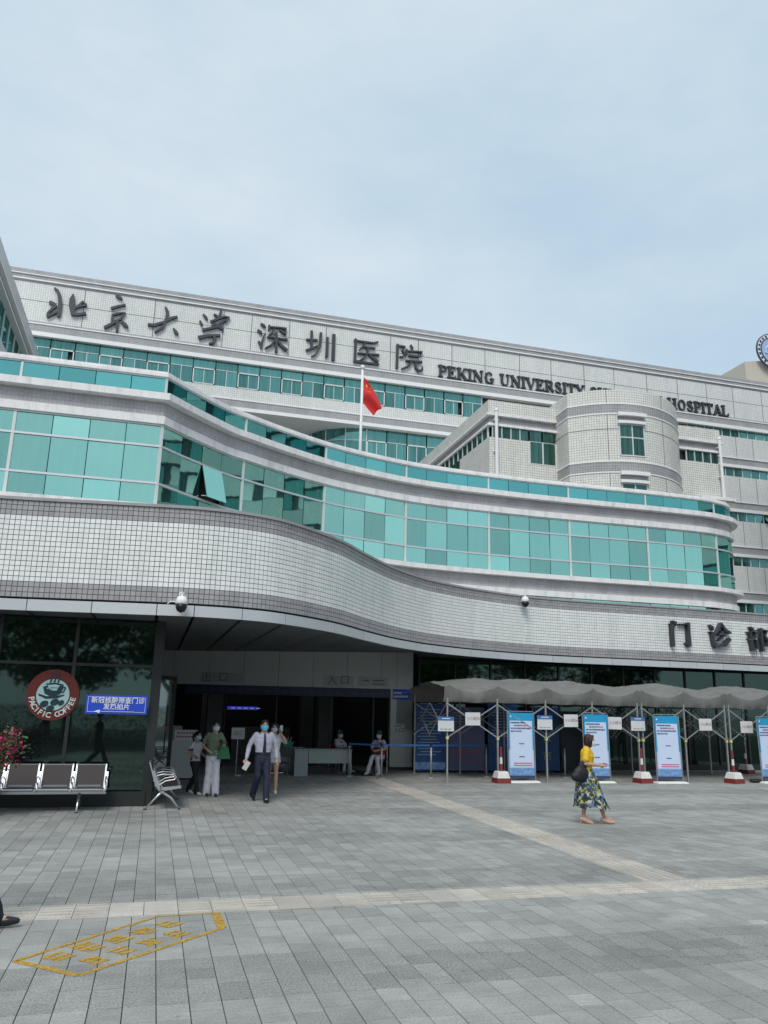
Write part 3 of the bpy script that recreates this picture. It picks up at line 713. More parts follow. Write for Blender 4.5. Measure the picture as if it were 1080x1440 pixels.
for k in range(6):
    a, b = t1 * k / 6, t1 * (k + 1) / 6; p, q = LOW.at(a), LOW.at(b)
    for z0, z1 in ((18.6, 19.98), (20.02, 20.86)):
        MB().add([(p.x, p.y, z0), (q.x, q.y, z0), (q.x, q.y, z1), (p.x, p.y, z1)], [(0, 1, 2, 3)]).build('curved_pane', G_main, MW, recalc=False)
    MB().bar((q.x, q.y, 18.6), (q.x, q.y, 20.86), .06, .06).build('window_bar', M_frame, MW)
sweep(MB(), LOW, 0, t1, [(-.1, 19.98), (.03, 19.98), (.03, 20.02), (-.1, 20.02)]).build('window_bar', M_frame, MW)
MB().box(12.6, XS, YM + .4, 66, 10, 20.86).build('inner_wall', M_dark, MW)
MB().box(18.6, XS, YM + .0, YM + .4, 16, 20.86).build('lower_wall', M_wallw, MW)
MB().box(MX0, 12.6, 57, 66, 8, 20.86).build('inner_wall', M_wallw, MW)
MB().box(12.6, XS, YM + .02, YM + .4, 10, 18.6).build('lower_wall', M_wallw, MW)
# right hand section: low ward windows storey by storey
heads = [24.38, 21.05, 17.42, 13.85, 10.30]
for k, h in enumerate(heads):
    nxt = heads[k + 1] if k < 4 else 6.9
    zb = h - .70
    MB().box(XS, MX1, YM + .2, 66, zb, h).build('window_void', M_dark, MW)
    MB().box(XS, MX1, YM, 66, nxt + .85, zb).build('ward_wall', M_wallw, MW)
    MB().box(XS, MX1, YM - .10, 66, nxt + .78, nxt + .85).build('white_line', M_white, MW)
    MB().box(XS, MX1, YM - .03, 66, nxt + .24, nxt + .78).build('grey_band', M_wallg, MW)
    MB().box(XS, MX1, YM - .16, 66, nxt, nxt + .24).build('soffit_moulding', M_white, MW)
    for i in range(17):
        x0 = 38.6 + .80 * i
        fr = MB().box(x0 - .03, x0 + .03, YM + .02, YM + .1, zb, h).build('ward_window', M_frame, MW)
        o = MB().box(x0 + .03, x0 + .77, -.006, .006, -.68, 0).build('pane', G_main, fr); o.location = (0, YM + .07, h - .01)
        if k == 2 and 8 <= i <= 11: o.rotation_euler = (math.radians(-32), 0, 0)
    for x in (35.5, 39.2, 43.0, 44.6, 48.4, 52.2): MB().box(x - .015, x + .015, YM - .01, YM + .02, nxt + .86, zb - .01).build('movement_joint', M_grout, MW)

# ================================================================== left wing
LW = thing('left_wing', 'pale wing with slanting roof edge cut off at the upper left', 'building', (-14, 38, 0), worldparts=True)
WX = -9.0
for nm, z0, z1, d, mm in (('roof_fascia', 21.95, 22.85, .25, M_panel), ('white_line', 21.86, 21.95, .32, M_white), ('grey_band', 21.42, 21.86, .10, M_wallg), ('white_line', 21.33, 21.42, .25, M_white)):
    MB().box(-20, WX + d, 24, 49.6, z0, z1).build(nm, mm, LW)
for k in range(5):
    h = 21.33 - 3.6 * k
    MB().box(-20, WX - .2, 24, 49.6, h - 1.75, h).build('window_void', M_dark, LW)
    MB().box(-20, WX, 24, 49.6, h - 3.6, h - 1.75).build('spandrel', M_wallw, LW)
    for i in range(17):
        y0 = 24.1 + 1.5 * i
        fr = MB().box(WX - .12, WX - .02, y0 - .03, y0 + .03, h - 1.75, h).build('window', M_frame, LW)
        MB().box(WX - .1, WX - .09, y0 + .03, y0 + 1.47, h - 1.72, h - .6).build('pane', G_main, fr)
        MB().box(WX - .1, WX - .09, y0 + .03, y0 + 1.47, h - .56, h - .02).build('pane', G_main, fr)

# ================================================================== far tower with the round emblem
FT = thing('distant_tower', 'distant beige tower top peeping over the roof edge at far right', 'building', (92, 96, 0), worldparts=True)
YT = 90.0
pA, pB = aty(1046, 508, YT), aty(1062, 497, YT)
M_beige = mat('tower_beige', (.52, .47, .40), .7, var=.05)
M_tglass = glass('glass_tower', (.30, .42, .48), (.05, .08, .09), .7)
MB().box(pA.x, pA.x + 26, YT, YT + 16, 0, 49.8).build('shaft', M_beige, FT)
for k in range(4): MB().box(pA.x + .3, pA.x + 24, YT - .15, YT, 48.0 - 3.6 * k, 49.4 - 3.6 * k).build('window_band', M_tglass, FT)
for k in range(6): MB().box(pA.x + .3 + 2.2 * k, pA.x + .45 + 2.2 * k, YT - .25, YT, 47.6, 49.6).build('window_bar', M_dark, FT)
MB().prism([(0, 49.85), (26, 49.85), (26, 58), (0, 53.0)][:4], lambda u, v, d: (pA.x + u * 1.0 - .2, YT - .4 + d, v), 0, 16).build('crown', M_beige, FT)
EM = thing('rooftop_emblem', 'blue and white round emblem with a ring of dark marks on the far tower', 'emblem', tuple(aty(1083, 518, YT - 1.5)), worldparts=True)
ec = aty(1086.5, 494, YT - 1.2); er = (aty(1086.5, 494, YT - 1.2) - aty(1065, 494, YT - 1.2)).length
def disc(r0, r1, y0, y1, a0=0, a1=2 * math.pi, n=40):
    mb = MB(); pts = []
    for k in range(n + 1):
        a = a0 + (a1 - a0) * k / n; pts.append((math.cos(a), math.sin(a)))
    for k in range(n):
        (c0, s0_), (c1, s1_) = pts[k], pts[k + 1]
        P = lambda r, c, s, y: (ec.x + r * c, y, ec.z + r * s)
        mb.quad(P(r0, c0, s0_, y0), P(r1, c0, s0_, y0), P(r1, c1, s1_, y0), P(r0, c1, s1_, y0))
        mb.quad(P(r1, c0, s0_, y0), P(r1, c0, s0_, y1), P(r1, c1, s1_, y1), P(r1, c1, s1_, y0))
        if r0 > 0: mb.quad(P(r0, c0, s0_, y0), P(r0, c1, s1_, y0), P(r0, c1, s1_, y1), P(r0, c0, s0_, y1))
    return mb
M_eb = mat('emblem_blue', (.30, .42, .62), .4); M_ew = mat('emblem_white', (.75, .76, .78), .5); M_en = mat('emblem_navy', (.02, .03, .09), .5)
disc(0, er, ec.y, ec.y + .25).build('disc', M_ew, EM); disc(0, er * .74, ec.y - .05, ec.y).build('field', M_eb, EM)
disc(er * .965, er * 1.0, ec.y - .06, ec.y + .24).build('outer_ring', M_en, EM); disc(er * .72, er * .77, ec.y - .1, ec.y).build('inner_ring', M_en, EM)
for k in range(22):
    a = 2 * math.pi * k / 22; disc(er * .81, er * .91, ec.y - .08, ec.y, a - .07, a + .07, 3).build('rim_mark', M_en, EM)
mb = MB()
def epos(u, v, d=0.0): return (ec.x + u * er, ec.y - .12 - d, ec.z + v * er)
mb.tube([epos(0, -.5), epos(.02, .5)], .03 * er, 6)
for k in range(6): mb.tube([epos(-.2, -.32 + .13 * k), epos(0, -.38 + .13 * k), epos(.2, -.32 + .13 * k)], .022 * er, 6)
mb.tube([epos(-.2, .35), epos(-.45, .1), epos(-.5, -.15), epos(-.3, -.2)], .03 * er, 6); mb.tube([epos(.2, .35), epos(.45, .1), epos(.5, -.15), epos(.3, -.2)], .03 * er, 6)
mb.build('snake_staff', M_ew, EM)
MB().bar((ec.x, YT + .5, 52), (ec.x, YT + .5, ec.z - er * .9), 1.2, .5).build('emblem_post', M_en, EM)

# ================================================================== right wing, out of frame: it stands in the panes' reflections
RW = thing('right_wing', 'pale ward wing outside the frame, mirrored in the curved panes', 'building', (46, 24, 0), worldparts=True)
for k in range(7):
    z = 1 + 3.7 * k
    MB().box(40.0, 52, 9, 40, z, z + 1.9).build('spandrel', M_wallw, RW)
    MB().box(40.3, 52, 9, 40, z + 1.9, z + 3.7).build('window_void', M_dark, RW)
    for i in range(7):
        y0 = 10 + 4.2 * i
        MB().box(40.2, 40.25, y0, y0 + 1.6, z + 2.0, z + 3.5).build('window_pane', G_main, RW)
        MB().box(40.2, 40.25, y0 + 2.2, y0 + 3.4, z + 2.0, z + 3.5).build('window_blind', M_white, RW)
MB().box(39.7, 52, 8.7, 40.3, 26.9, 28.6).build('roof_edge', M_wallg, RW)

# ================================================================== lettering
def text_mesh(s, size, depth, material, bold=0.0, align='CENTER', shear=0.0):
    cu = bpy.data.curves.new('t', 'FONT'); cu.body = s; cu.size = size; cu.extrude = depth / 2; cu.offset = bold; cu.align_x = align; cu.align_y = 'CENTER'
    cu.resolution_u = 3; cu.shear = shear
    ob = bpy.data.objects.new('t', cu); me = bpy.data.meshes.new_from_object(ob)
    bpy.data.objects.remove(ob); bpy.data.curves.remove(cu); me.materials.clear(); me.materials.append(material); return me
def text_on(s, size, loc, material, parent, depth=.006, bold=0.0, rz=0.0, name='lettering', sx=1.0):
    o = link(name, text_mesh(s, size, depth, material, bold), parent); o.location = loc; o.rotation_euler = (math.pi / 2, 0, rz); o.scale = (sx, 1, 1); return o

def ribbon(mb, pts, ws, to3, d0, d1):
    P = [Vector(p) for p in pts]; N = len(P); Lf, Rt = [], []
    for i in range(N):
        t = (P[min(i + 1, N - 1)] - P[max(i - 1, 0)]).normalized(); n = Vector((-t.y, t.x)); h = ws[i] / 2
        e = t * (h * .35) * (-1 if i == 0 else (1 if i == N - 1 else 0))
        Lf.append(P[i] + n * h + e); Rt.append(P[i] - n * h + e)
    k = len(mb.v)
    vs = []
    for i in range(N):
        for q, d in ((Lf[i], d0), (Rt[i], d0), (Rt[i], d1), (Lf[i], d1)): vs.append(to3(q.x, q.y, d))
    fs = [(i * 4 + a, i * 4 + b, i * 4 + 4 + b, i * 4 + 4 + a) for i in range(N - 1) for a, b in ((0, 1), (1, 2), (2, 3), (3, 0))]
    fs += [(0, 1, 2, 3), ((N - 1) * 4 + 3, (N - 1) * 4 + 2, (N - 1) * 4 + 1, (N - 1) * 4)]
    mb.add(vs, fs)

NAME = thing('roof_sign', 'dark metal hospital name in large characters and capitals along the ward wall', 'sign', (15, 49.9, 26), worldparts=True)
def wall_char(strokes, ox, oy, sc, Y, parent, to3f=None, pxm=1.0, name='character'):
    mb = MB()
    for k, st in enumerate(strokes):
        pts = []; ws = []
        for x, y, w_ in st:
            q = aty(ox + x / sc, oy + y / sc, Y); pts.append((q.x, q.z)); ws.append(w_ / sc * pxm)
        if len(pts) == 2: pts.insert(1, ((pts[0][0] + pts[1][0]) / 2, (pts[0][1] + pts[1][1]) / 2)); ws.insert(1, (ws[0] + ws[1]) / 2)
        ribbon(mb, pts, ws, to3f or (lambda u, v, d: (u, Y - d, v)), -.02, .16 + .004 * k)
    return mb.build(name, M_letter, parent)
BEI = [[(97, 58, 6), (112, 70, 12), (122, 95, 16), (126, 130, 18), (122, 170, 17), (118, 202, 13)], [(74, 130, 14), (92, 138, 16), (106, 148, 8)], [(104, 148, 12), (84, 165, 11), (63, 186, 10), (61, 202, 9)], [(61, 202, 12), (85, 190, 12), (114, 178, 8)],
       [(193, 90, 5), (187, 115, 24), (185, 150, 27), (188, 188, 16)], [(186, 190, 14), (215, 193, 12), (254, 186, 13)], [(198, 163, 8), (225, 145, 12), (240, 128, 12), (256, 143, 10)], [(205, 158, 8), (256, 145, 10)]]
JING = [[(408, 95, 8), (425, 104, 15), (438, 113, 8)], [(385, 161, 13), (420, 150, 10), (454, 143, 9)], [(390, 193, 9), (388, 232, 11)], [(390, 194, 8), (425, 186, 9), (452, 182, 10), (434, 212, 8)], [(393, 228, 7), (432, 216, 8)], [(416, 222, 9), (413, 250, 12), (411, 277, 9)],
        [(350, 258, 12), (375, 246, 14), (408, 230, 6)], [(436, 228, 6), (452, 242, 17), (466, 256, 9)]]
DA = [[(570, 242, 10), (600, 246, 15), (650, 230, 10), (690, 210, 13), (716, 203, 9)], [(658, 155, 8), (669, 180, 14), (662, 215, 13), (643, 258, 12), (605, 281, 8)], [(698, 262, 5), (710, 282, 17), (721, 292, 7)]]
XUE = [[(848, 190, 5), (862, 205, 11), (870, 218, 5)], [(833, 226, 9), (841, 243, 12)], [(903, 190, 6), (920, 201, 11), (925, 212, 5)], [(940, 166, 8), (934, 190, 11), (925, 212, 6)], [(888, 228, 11), (920, 215, 9), (955, 203, 10), (978, 206, 12), (962, 228, 8)],
       [(960, 220, 9), (925, 243, 10), (895, 248, 8)], [(905, 235, 8), (930, 258, 10), (950, 268, 8)], [(846, 270, 12), (885, 262, 11), (940, 250, 9)], [(827, 309, 18), (870, 300, 13), (933, 297, 11)], [(905, 303, 13), (908, 322, 15), (898, 337, 12), (878, 338, 5)]]
SHEN = [[(104, 62, 8), (118, 72, 15), (128, 82, 5)], [(86, 96, 8), (100, 107, 15), (110, 116, 5)], [(90, 158, 8), (104, 176, 15), (104, 194, 10)], [(105, 172, 12), (117, 135, 8), (126, 112, 4)], [(148, 72, 11), (145, 96, 7)], [(148, 80, 8), (200, 84, 8), (240, 90, 12), (234, 112, 4)],
        [(172, 92, 9), (165, 110, 9), (145, 127, 4)], [(205, 96, 7), (224, 110, 12), (238, 120, 9)], [(138, 134, 7), (190, 141, 8), (246, 150, 11)], [(186, 112, 14), (185, 214, 13)], [(181, 146, 8), (160, 178, 9), (126, 196, 5)], [(190, 150, 8), (213, 182, 14), (242, 206, 16)]]
ZHEN = [[(350, 148, 9), (408, 151, 11)], [(378, 102, 13), (376, 200, 13)], [(350, 207, 13), (388, 193, 11), (412, 180, 4)], [(428, 113, 14), (421, 188, 12), (398, 230, 7), (376, 240, 4)], [(463, 138, 14), (459, 240, 14)], [(498, 122, 16), (493, 258, 17)]]
YI = [[(608, 153, 9), (715, 167, 9), (738, 160, 6)], [(616, 146, 13), (611, 268, 13)], [(606, 265, 13), (740, 283, 9)], [(668, 165, 11), (652, 188, 9), (636, 202, 4)], [(650, 187, 7), (720, 196, 9)], [(628, 222, 8), (742, 232, 10)], [(683, 192, 12), (678, 226, 10), (660, 250, 8), (632, 264, 4)], [(690, 234, 8), (712, 250, 15), (737, 270, 14)]]
YUAN = [[(843, 175, 13), (839, 302, 13)], [(846, 181, 8), (884, 187, 11), (868, 208, 8)], [(868, 206, 7), (884, 228, 11), (870, 243, 9), (854, 240, 4)], [(914, 178, 8), (923, 197, 14)], [(893, 202, 9), (889, 230, 11)], [(893, 211, 8), (940, 213, 8), (976, 217, 12), (964, 238, 4)],
        [(904, 236, 8), (958, 242, 10)], [(888, 262, 8), (974, 270, 11)], [(915, 268, 10), (906, 290, 10), (864, 307, 4)], [(941, 268, 12), (940, 300, 12), (955, 317, 13), (976, 313, 10), (977, 294, 3)]]
PXM = 52.0 / FPX
for ch, (ox, oy, sc) in ((BEI, (50, 390, 3.6)), (JING, (50, 390, 3.6)), (DA, (50, 390, 3.6)), (XUE, (50, 390, 3.6)), (SHEN, (340, 440, 3.857)), (ZHEN, (340, 440, 3.857)), (YI, (340, 440, 3.857)), (YUAN, (340, 440, 3.857))):
    wall_char(ch, ox, oy, sc, YM - .03, NAME, pxm=PXM * 1.05)
# serif capitals
def serif(x, y, w_=.36): return ([(x - w_ / 2, y), (x + w_ / 2, y)], [.075, .075])
def stem(x, t=.19, a=0., b=1., top=True, bot=True):
    r = [([(x, a), (x, b)], [t, t])]
    if top: r.append(serif(x, b - .035, t + .19))
    if bot: r.append(serif(x, a + .035, t + .19))
    return r
def ell(cx, cy, rx, ry, n=16): return [(cx + rx * math.cos(2 * math.pi * k / n), cy + ry * math.sin(2 * math.pi * k / n)) for k in range(n + 1)]
bowl = ([(.2, .955), (.45, .955), (.62, .88), (.66, .74), (.6, .58), (.45, .5), (.2, .5)], [.075, .08, .16, .19, .16, .08, .075])
GLY = {
 'P': (stem(.2) + [bowl], .76), 'R': (stem(.2) + [bowl, ([(.4, .5), (.58, .3), (.8, .03)], [.15, .18, .14])], .88),
 'E': (stem(.2) + [([(.2, .955), (.66, .955)], [.08, .08]), ([(.66, .98), (.68, .76)], [.1, .03]), ([(.2, .52), (.52, .52)], [.08, .08]), ([(.5, .66), (.5, .38)], [.06, .06]), ([(.2, .045), (.68, .045)], [.08, .08]), ([(.68, .02), (.72, .27)], [.1, .03])], .80),
 'K': (stem(.2) + [([(.28, .42), (.72, .95)], [.09, .08]), serif(.74, .965, .3), ([(.4, .58), (.78, .04)], [.19, .19]), serif(.8, .035, .34)], .94),
 'I': (stem(.2), .44), 'H': (stem(.2) + stem(.74) + [([(.2, .5), (.74, .5)], [.08, .08])], .98),
 'N': (stem(.16, .085) + [([(.14, .95), (.76, .04)], [.2, .2])] + stem(.76, .085, bot=False), .96),
 'G': ([([(.70, .72), (.62, .9), (.44, .965), (.24, .84), (.16, .5), (.24, .16), (.44, .035), (.62, .08), (.72, .16)], [.06, .08, .08, .17, .2, .17, .08, .08, .08])] + stem(.71, .17, .05, .44, bot=False), .90),
 'U': ([([(.2, .97), (.2, .32), (.29, .1), (.47, .04), (.64, .1), (.72, .32), (.72, .97)], [.19, .19, .15, .08, .08, .08, .08]), serif(.2, .965, .38), serif(.72, .965, .28)], .94),
 'V': ([([(.12, .96), (.43, .03)], [.19, .17]), ([(.43, .03), (.74, .96)], [.07, .07]), serif(.12, .965, .38), serif(.74, .965, .3)], .86),
 'S': ([([(.6, .72), (.55, .88), (.38, .965), (.2, .88), (.17, .72), (.3, .58), (.5, .45), (.62, .3), (.56, .12), (.36, .035), (.18, .12), (.12, .28)], [.05, .08, .08, .15, .18, .19, .19, .18, .15, .08, .08, .05])], .76),
 'T': (stem(.38, top=False) + [([(.05, .955), (.71, .955)], [.08, .08]), ([(.05, .98), (.04, .74)], [.1, .03]), ([(.71, .98), (.72, .74)], [.1, .03])], .78),
 'Y': ([([(.1, .96), (.41, .48)], [.19, .17]), ([(.72, .96), (.41, .48)], [.07, .07]), serif(.1, .965, .36), serif(.72, .965, .28)] + stem(.41, .19, 0, .5, top=False), .82),
 'Z': ([([(.1, .955), (.66, .955)], [.08, .08]), ([(.62, .93), (.14, .07)], [.19, .19]), ([(.1, .045), (.68, .045)], [.08, .08])], .78),
 'O': ([(ell(.44, .5, .29, .455), [.18 - .1 * abs(math.sin(2 * math.pi * k / 16)) for k in range(17)])], .90),
 'A': ([([(.1, .04), (.4, .97)], [.07, .07]), ([(.4, .97), (.73, .04)], [.19, .19]), ([(.2, .32), (.6, .32)], [.07, .07]), serif(.1, .035, .28), serif(.74, .035, .36)], .86),
 'L': (stem(.2) + [([(.2, .045), (.64, .045)], [.08, .08]), ([(.64, .02), (.69, .3)], [.1, .03])], .76)}
words = 'PEKING UNIVERSITY SHENZHEN HOSPITAL'
pa, pb = aty(615.5, 528, YM), aty(1024, 581, YM)
tot = sum(GLY[c][1] if c != ' ' else .48 for c in words)
sx_ = (pb.x - pa.x) / tot; zb_ = aty(620, 530.5, YM).z; ht = aty(620, 514.5, YM).z - zb_
x = pa.x
for c in words:
    if c == ' ': x += .48 * sx_; continue
    mb = MB()
    for k, (pts, ws) in enumerate(GLY[c][0]):
        ribbon(mb, [(x + u * sx_, zb_ + v * ht) for u, v in pts], [q * ht * 1.05 for q in ws], lambda u, v, d: (u, YM - .03 - d, v), -.02, .12 + .004 * k)
    mb.build('letter', M_letter, NAME); x += GLY[c][1] * sx_

DEPT = thing('canopy_sign', 'three dark brush-style characters fixed to the white tiled canopy band at right', 'sign', (21, 25.35, 4.85), worldparts=True)
MEN = [[(178, 92, 12), (205, 108, 34), (214, 132, 12)], [(160, 116, 10), (176, 122, 30), (180, 210, 30), (187, 312, 29)], [(236, 118, 9), (318, 119, 12)], [(322, 108, 26), (325, 200, 29), (334, 312, 32)], [(334, 300, 24), (312, 296, 16), (298, 284, 4)]]
ZHN = [[(522, 126, 8), (545, 146, 30), (552, 172, 10)], [(522, 186, 6), (548, 190, 26), (553, 255, 28), (566, 308, 30)], [(566, 306, 20), (592, 286, 6)], [(624, 110, 16), (604, 160, 24), (572, 208, 8)], [(626, 112, 20), (662, 168, 30), (714, 196, 16)], [(640, 182, 18), (600, 218, 8)], [(660, 214, 20), (598, 262, 8)], [(704, 250, 30), (660, 300, 32), (575, 322, 10)]]
BU = [[(902, 140, 12), (926, 160, 32), (934, 178, 10)], [(880, 186, 12), (958, 172, 15)], [(902, 196, 14), (914, 230, 22)], [(956, 186, 14), (946, 232, 20)], [(888, 245, 12), (975, 228, 14)], [(912, 262, 20), (926, 345, 26)], [(958, 255, 18), (970, 330, 26)], [(926, 340, 16), (972, 330, 16)], [(1000, 155, 24), (1007, 255, 28), (1018, 352, 24)], [(1010, 165, 14), (1056, 172, 26), (1032, 224, 14)], [(1032, 222, 14), (1070, 262, 30), (1054, 308, 14), (1036, 306, 4)]]
def onfas(u, v, d): q = FAS.at(FAS.s_of_x(u), .02 + d); return (q.x, q.y, v)
for ch in (MEN, ZHN, BU): wall_char(ch, 910, 860, 6.353, 25.35, DEPT, onfas, pxm=27.0 / FPX)

# ================================================================== flag, cameras
FP = thing('flagpole', 'slim white flagpole with a ball top standing on the low roof', 'flagpole', (7.5, 31, 10.03))
MB().tube([(0, 0, 0), (0, 0, 6.3)], [.075, .05], 10).build('pole', M_white, FP, smooth=True)
MB().ball((0, 0, 6.38), .11).build('finial', M_white, FP, smooth=True); MB().box(-.2, .2, -.2, .2, 0, .12).build('base', M_ledge, FP)
FL = thing('red_flag', 'red flag with yellow stars hanging limp from the roof flagpole', 'flag', (7.56, 31, 14.2), worldparts=True)
TL, BL, TR, BR = Vector((7.57, 31, 15.97)), Vector((7.57, 31, 15.02)), Vector((8.42, 31, 14.66)), Vector((8.02, 31, 14.26))
def flagp(u, v, o=0.0):
    p = TL.lerp(BL, v).lerp(TR.lerp(BR, v), u); s_ = math.sin(u * 1.3)
    return p + Vector((.10 * math.sin(u * math.pi) * (1 - v) - .12 * math.sin(u * math.pi) * v, .11 * math.sin(7 * v + 3 * u) * min(1, u * 3) - o, .08 * math.sin(u * math.pi) - .05 * u * math.sin(9 * v)))
mb = MB(); NU, NV = 16, 14
mb.add([flagp(i / NU, j / NV) for i in range(NU + 1) for j in range(NV + 1)], [(i * (NV + 1) + j, (i + 1) * (NV + 1) + j, (i + 1) * (NV + 1) + j + 1, i * (NV + 1) + j + 1) for i in range(NU) for j in range(NV)])
mb.build('cloth', mat('flag_red', (.62, .02, .02), .7), FL, smooth=True, recalc=False)
M_star = mat('flag_yellow', (.85, .62, .05), .7)
for (cu_, cv_, r_) in ((.16, .25, .10), (.33, .10, .035), (.40, .20, .035), (.40, .34, .035), (.33, .45, .035)):
    poly = []
    for k in range(10):
        a = -math.pi / 2 + k * math.pi / 5; rr = r_ if k % 2 == 0 else r_ * .4; poly.append(flagp(cu_ + rr * math.cos(a) * .7, cv_ + rr * math.sin(a), .012))
    c0 = flagp(cu_, cv_, .012); MB().add([c0] + poly, [(0, k + 1, (k + 1) % 10 + 1) for k in range(10)]).build('star', M_star, FL, recalc=False)

def dome_camera(pos, label, s=1.0):
    t = thing('security_camera', label, 'camera', pos, group='dome cameras on the canopy')
    mb = MB(); mb.tube([(0, .33 * s, .16 * s), (0, .12 * s, .19 * s), (0, 0, .17 * s), (0, 0, .08 * s)], .035 * s, 8); mb.box(-.06 * s, .06 * s, .30 * s, .36 * s, .08 * s, .24 * s); mb.build('bracket', M_white, t)
    MB().loft([(0, 0, .12 * s, .03 * s, .03 * s), (0, 0, .10 * s, .09 * s, .09 * s), (0, 0, .03 * s, .12 * s, .12 * s), (0, 0, -.045 * s, .128 * s, .128 * s), (0, 0, -.055 * s, .115 * s, .115 * s)]).build('housing', M_white, t, smooth=True)
    MB().loft([(0, 0, -.05 * s, .118 * s, .118 * s), (0, 0, -.13 * s, .115 * s, .115 * s), (0, 0, -.20 * s, .08 * s, .08 * s), (0, 0, -.235 * s, .01, .01)]).build('lens_dome', mat('dome_black', (.006, .006, .008), .35) if 'dome_black' not in MATS else MATS['dome_black'], t, smooth=True)
    return t
q = aty(255.5, 846, 15.62); c1 = dome_camera((q.x, q.y, q.z), 'white dome camera with black lens bracketed below the left of the tiled band', .92)
MB().tube([(-.02, .3, .05), (-.12, .25, .02), (-.2, .3, .03), (-.26, .32, -.02)], .012, 5).build('cable', M_white, c1)
q = aty(738.5, 844, 24.45); dome_camera((q.x, q.y, q.z), 'white dome camera on top edge of the tiled band above the tents', 1.05)

# ================================================================== coffee sign and blue direction sign
CS = thing('coffee_sign', 'round red coffee shop emblem with cup and beans on the dark shop glass', 'sign', tuple(aty(75.5, 1012, YGL - .06)), worldparts=True)
cc = aty(74.5, 977, YGL - .05); rad = .495
M_cr = mat('sign_red', (.11, .011, .007), .5); M_ct = mat('sign_mint', (.33, .52, .53), .5); M_cd = mat('sign_dark', (.008, .03, .04), .5); M_cl = mat('sign_letter', (.55, .58, .58), .5)
def sdisc(r, y0, y1, sx=1.0, cx=0.0, cz=0.0, n=40, rot=0.0):
    pts = []
    for k in range(n):
        a = 2 * math.pi * k / n; u, v = r * sx * math.cos(a), r * math.sin(a); pts.append((cx + u * math.cos(rot) - v * math.sin(rot), cz + u * math.sin(rot) + v * math.cos(rot)))
    return MB().prism(pts, lambda u, v, d: (cc.x + u, cc.y - d, cc.z + v), y0, y1)
sdisc(rad, 0, .02).build('red_ring', M_cr, CS); sdisc(rad * .62, .02, .025).build('mint_disc', M_ct, CS)
mb = MB()
def cpl(pts, ws, d): ribbon(mb, [(cc.x + u, cc.z + v) for u, v in pts], ws, lambda u, v, e: (u, cc.y - e, v), .024, d)
cpl([(-.14, .20), (.02, .22), (.17, .19)], [.03, .03, .03], .030); cpl([(-.15, .15), (-.12, .06), (0, .02), (.10, .06), (.15, .16)], [.09, .11, .14, .11, .08], .031)
cpl([(.15, .17), (.22, .14), (.19, .05), (.12, .05)], [.03, .03, .03, .03], .032)
cpl([(-.26, .0), (-.12, -.055), (.08, -.04), (.21, .0)], [.03, .05, .05, .02], .033)
for k in range(3): cpl([(-.07 + .07 * k, .24), (-.05 + .07 * k, .32), (-.06 + .07 * k, .44)], [.03, .03, .015], .034)
mb.build('cup', M_cd, CS)
for i, (u, v, r_, a) in enumerate(((-.14, -.18, .062, .5), (.05, -.14, .062, .4), (-.02, -.26, .055, .2), (.17, -.15, .045, .8))): sdisc(r_, .025, .034 + .002 * i, 1.35, u, v, 18, a).build('bean', M_cd, CS)
mb = MB(); cpl([(-.12, .12), (-.03, .16), (.08, .15), (.06, .09), (-.03, .09), (-.02, .13)], [.018] * 6, .042); mb.build('swirl', M_ct, CS)
txt = 'PACIFIC COFFEE'
for i, c in enumerate(txt):
    if c == ' ': continue
    a = math.radians(192 + (348 - 192) * i / (len(txt) - 1)); r_ = rad * .80
    o = link('letter', text_mesh(c, .145, .008, M_cl, .004), CS); o.location = (cc.x + r_ * math.cos(a), cc.y - .028, cc.z + r_ * math.sin(a)); o.rotation_euler = Euler((math.pi / 2, -(a + math.pi / 2), 0), 'XYZ')

BS = thing('direction_sign', 'blue clinic direction sign with white characters and arrow before the shop glass', 'sign', tuple(aty(163, 1006, YGL - .25)), worldparts=True)
pTL, pBR = aty(122, 976.5, YGL - .25), aty(206, 1005, YGL - .25)
M_sb = mat('sign_blue', (.022, .07, .55), .35); M_sw = mat('sign_white', (.8, .82, .85), .5)
ys = pTL.y; MB().box(pTL.x, pBR.x, ys, ys + .03, pBR.z, pTL.z).build('board', M_sb, BS)
W_, H_ = pBR.x - pTL.x, pTL.z - pBR.z
mb = MB(); o_ = .04
for a, b in (((o_, o_), (W_ - o_, o_)), ((W_ - o_, o_), (W_ - o_, H_ - o_)), ((W_ - o_, H_ - o_), (o_, H_ - o_)), ((o_, H_ - o_), (o_, o_))):
    mb.bar((pTL.x + a[0], ys - .003, pBR.z + a[1]), (pTL.x + b[0], ys - .003, pBR.z + b[1]), .012, .006)
mb.build('border', M_sw, BS)
cxs = (pTL.x + pBR.x) / 2
text_on('新冠核酸筛查门诊', .128, (cxs + .02, ys - .004, pBR.z + H_ * .70), M_sw, BS, bold=.0012); text_on('发热拍片', .128, (cxs + .0, ys - .004, pBR.z + H_ * .37), M_sw, BS, bold=.0012)
mb = MB(); za_ = pBR.z + H_ * .13; mb.bar((cxs - .33, ys - .004, za_), (cxs + .34, ys - .004, za_), .035, .006); mb.prism([(cxs - .42, za_), (cxs - .31, za_ + .035), (cxs - .31, za_ - .035)], lambda u, v, d: (u, ys - .002 - d, v), 0, .006); mb.build('arrow', M_sw, BS)
for x_ in (pTL.x + .2, pBR.x - .2): MB().box(x_ - .03, x_ + .03, ys + .03, YGL - .01, pBR.z + .2, pBR.z + .26).build('standoff', M_alu, BS)

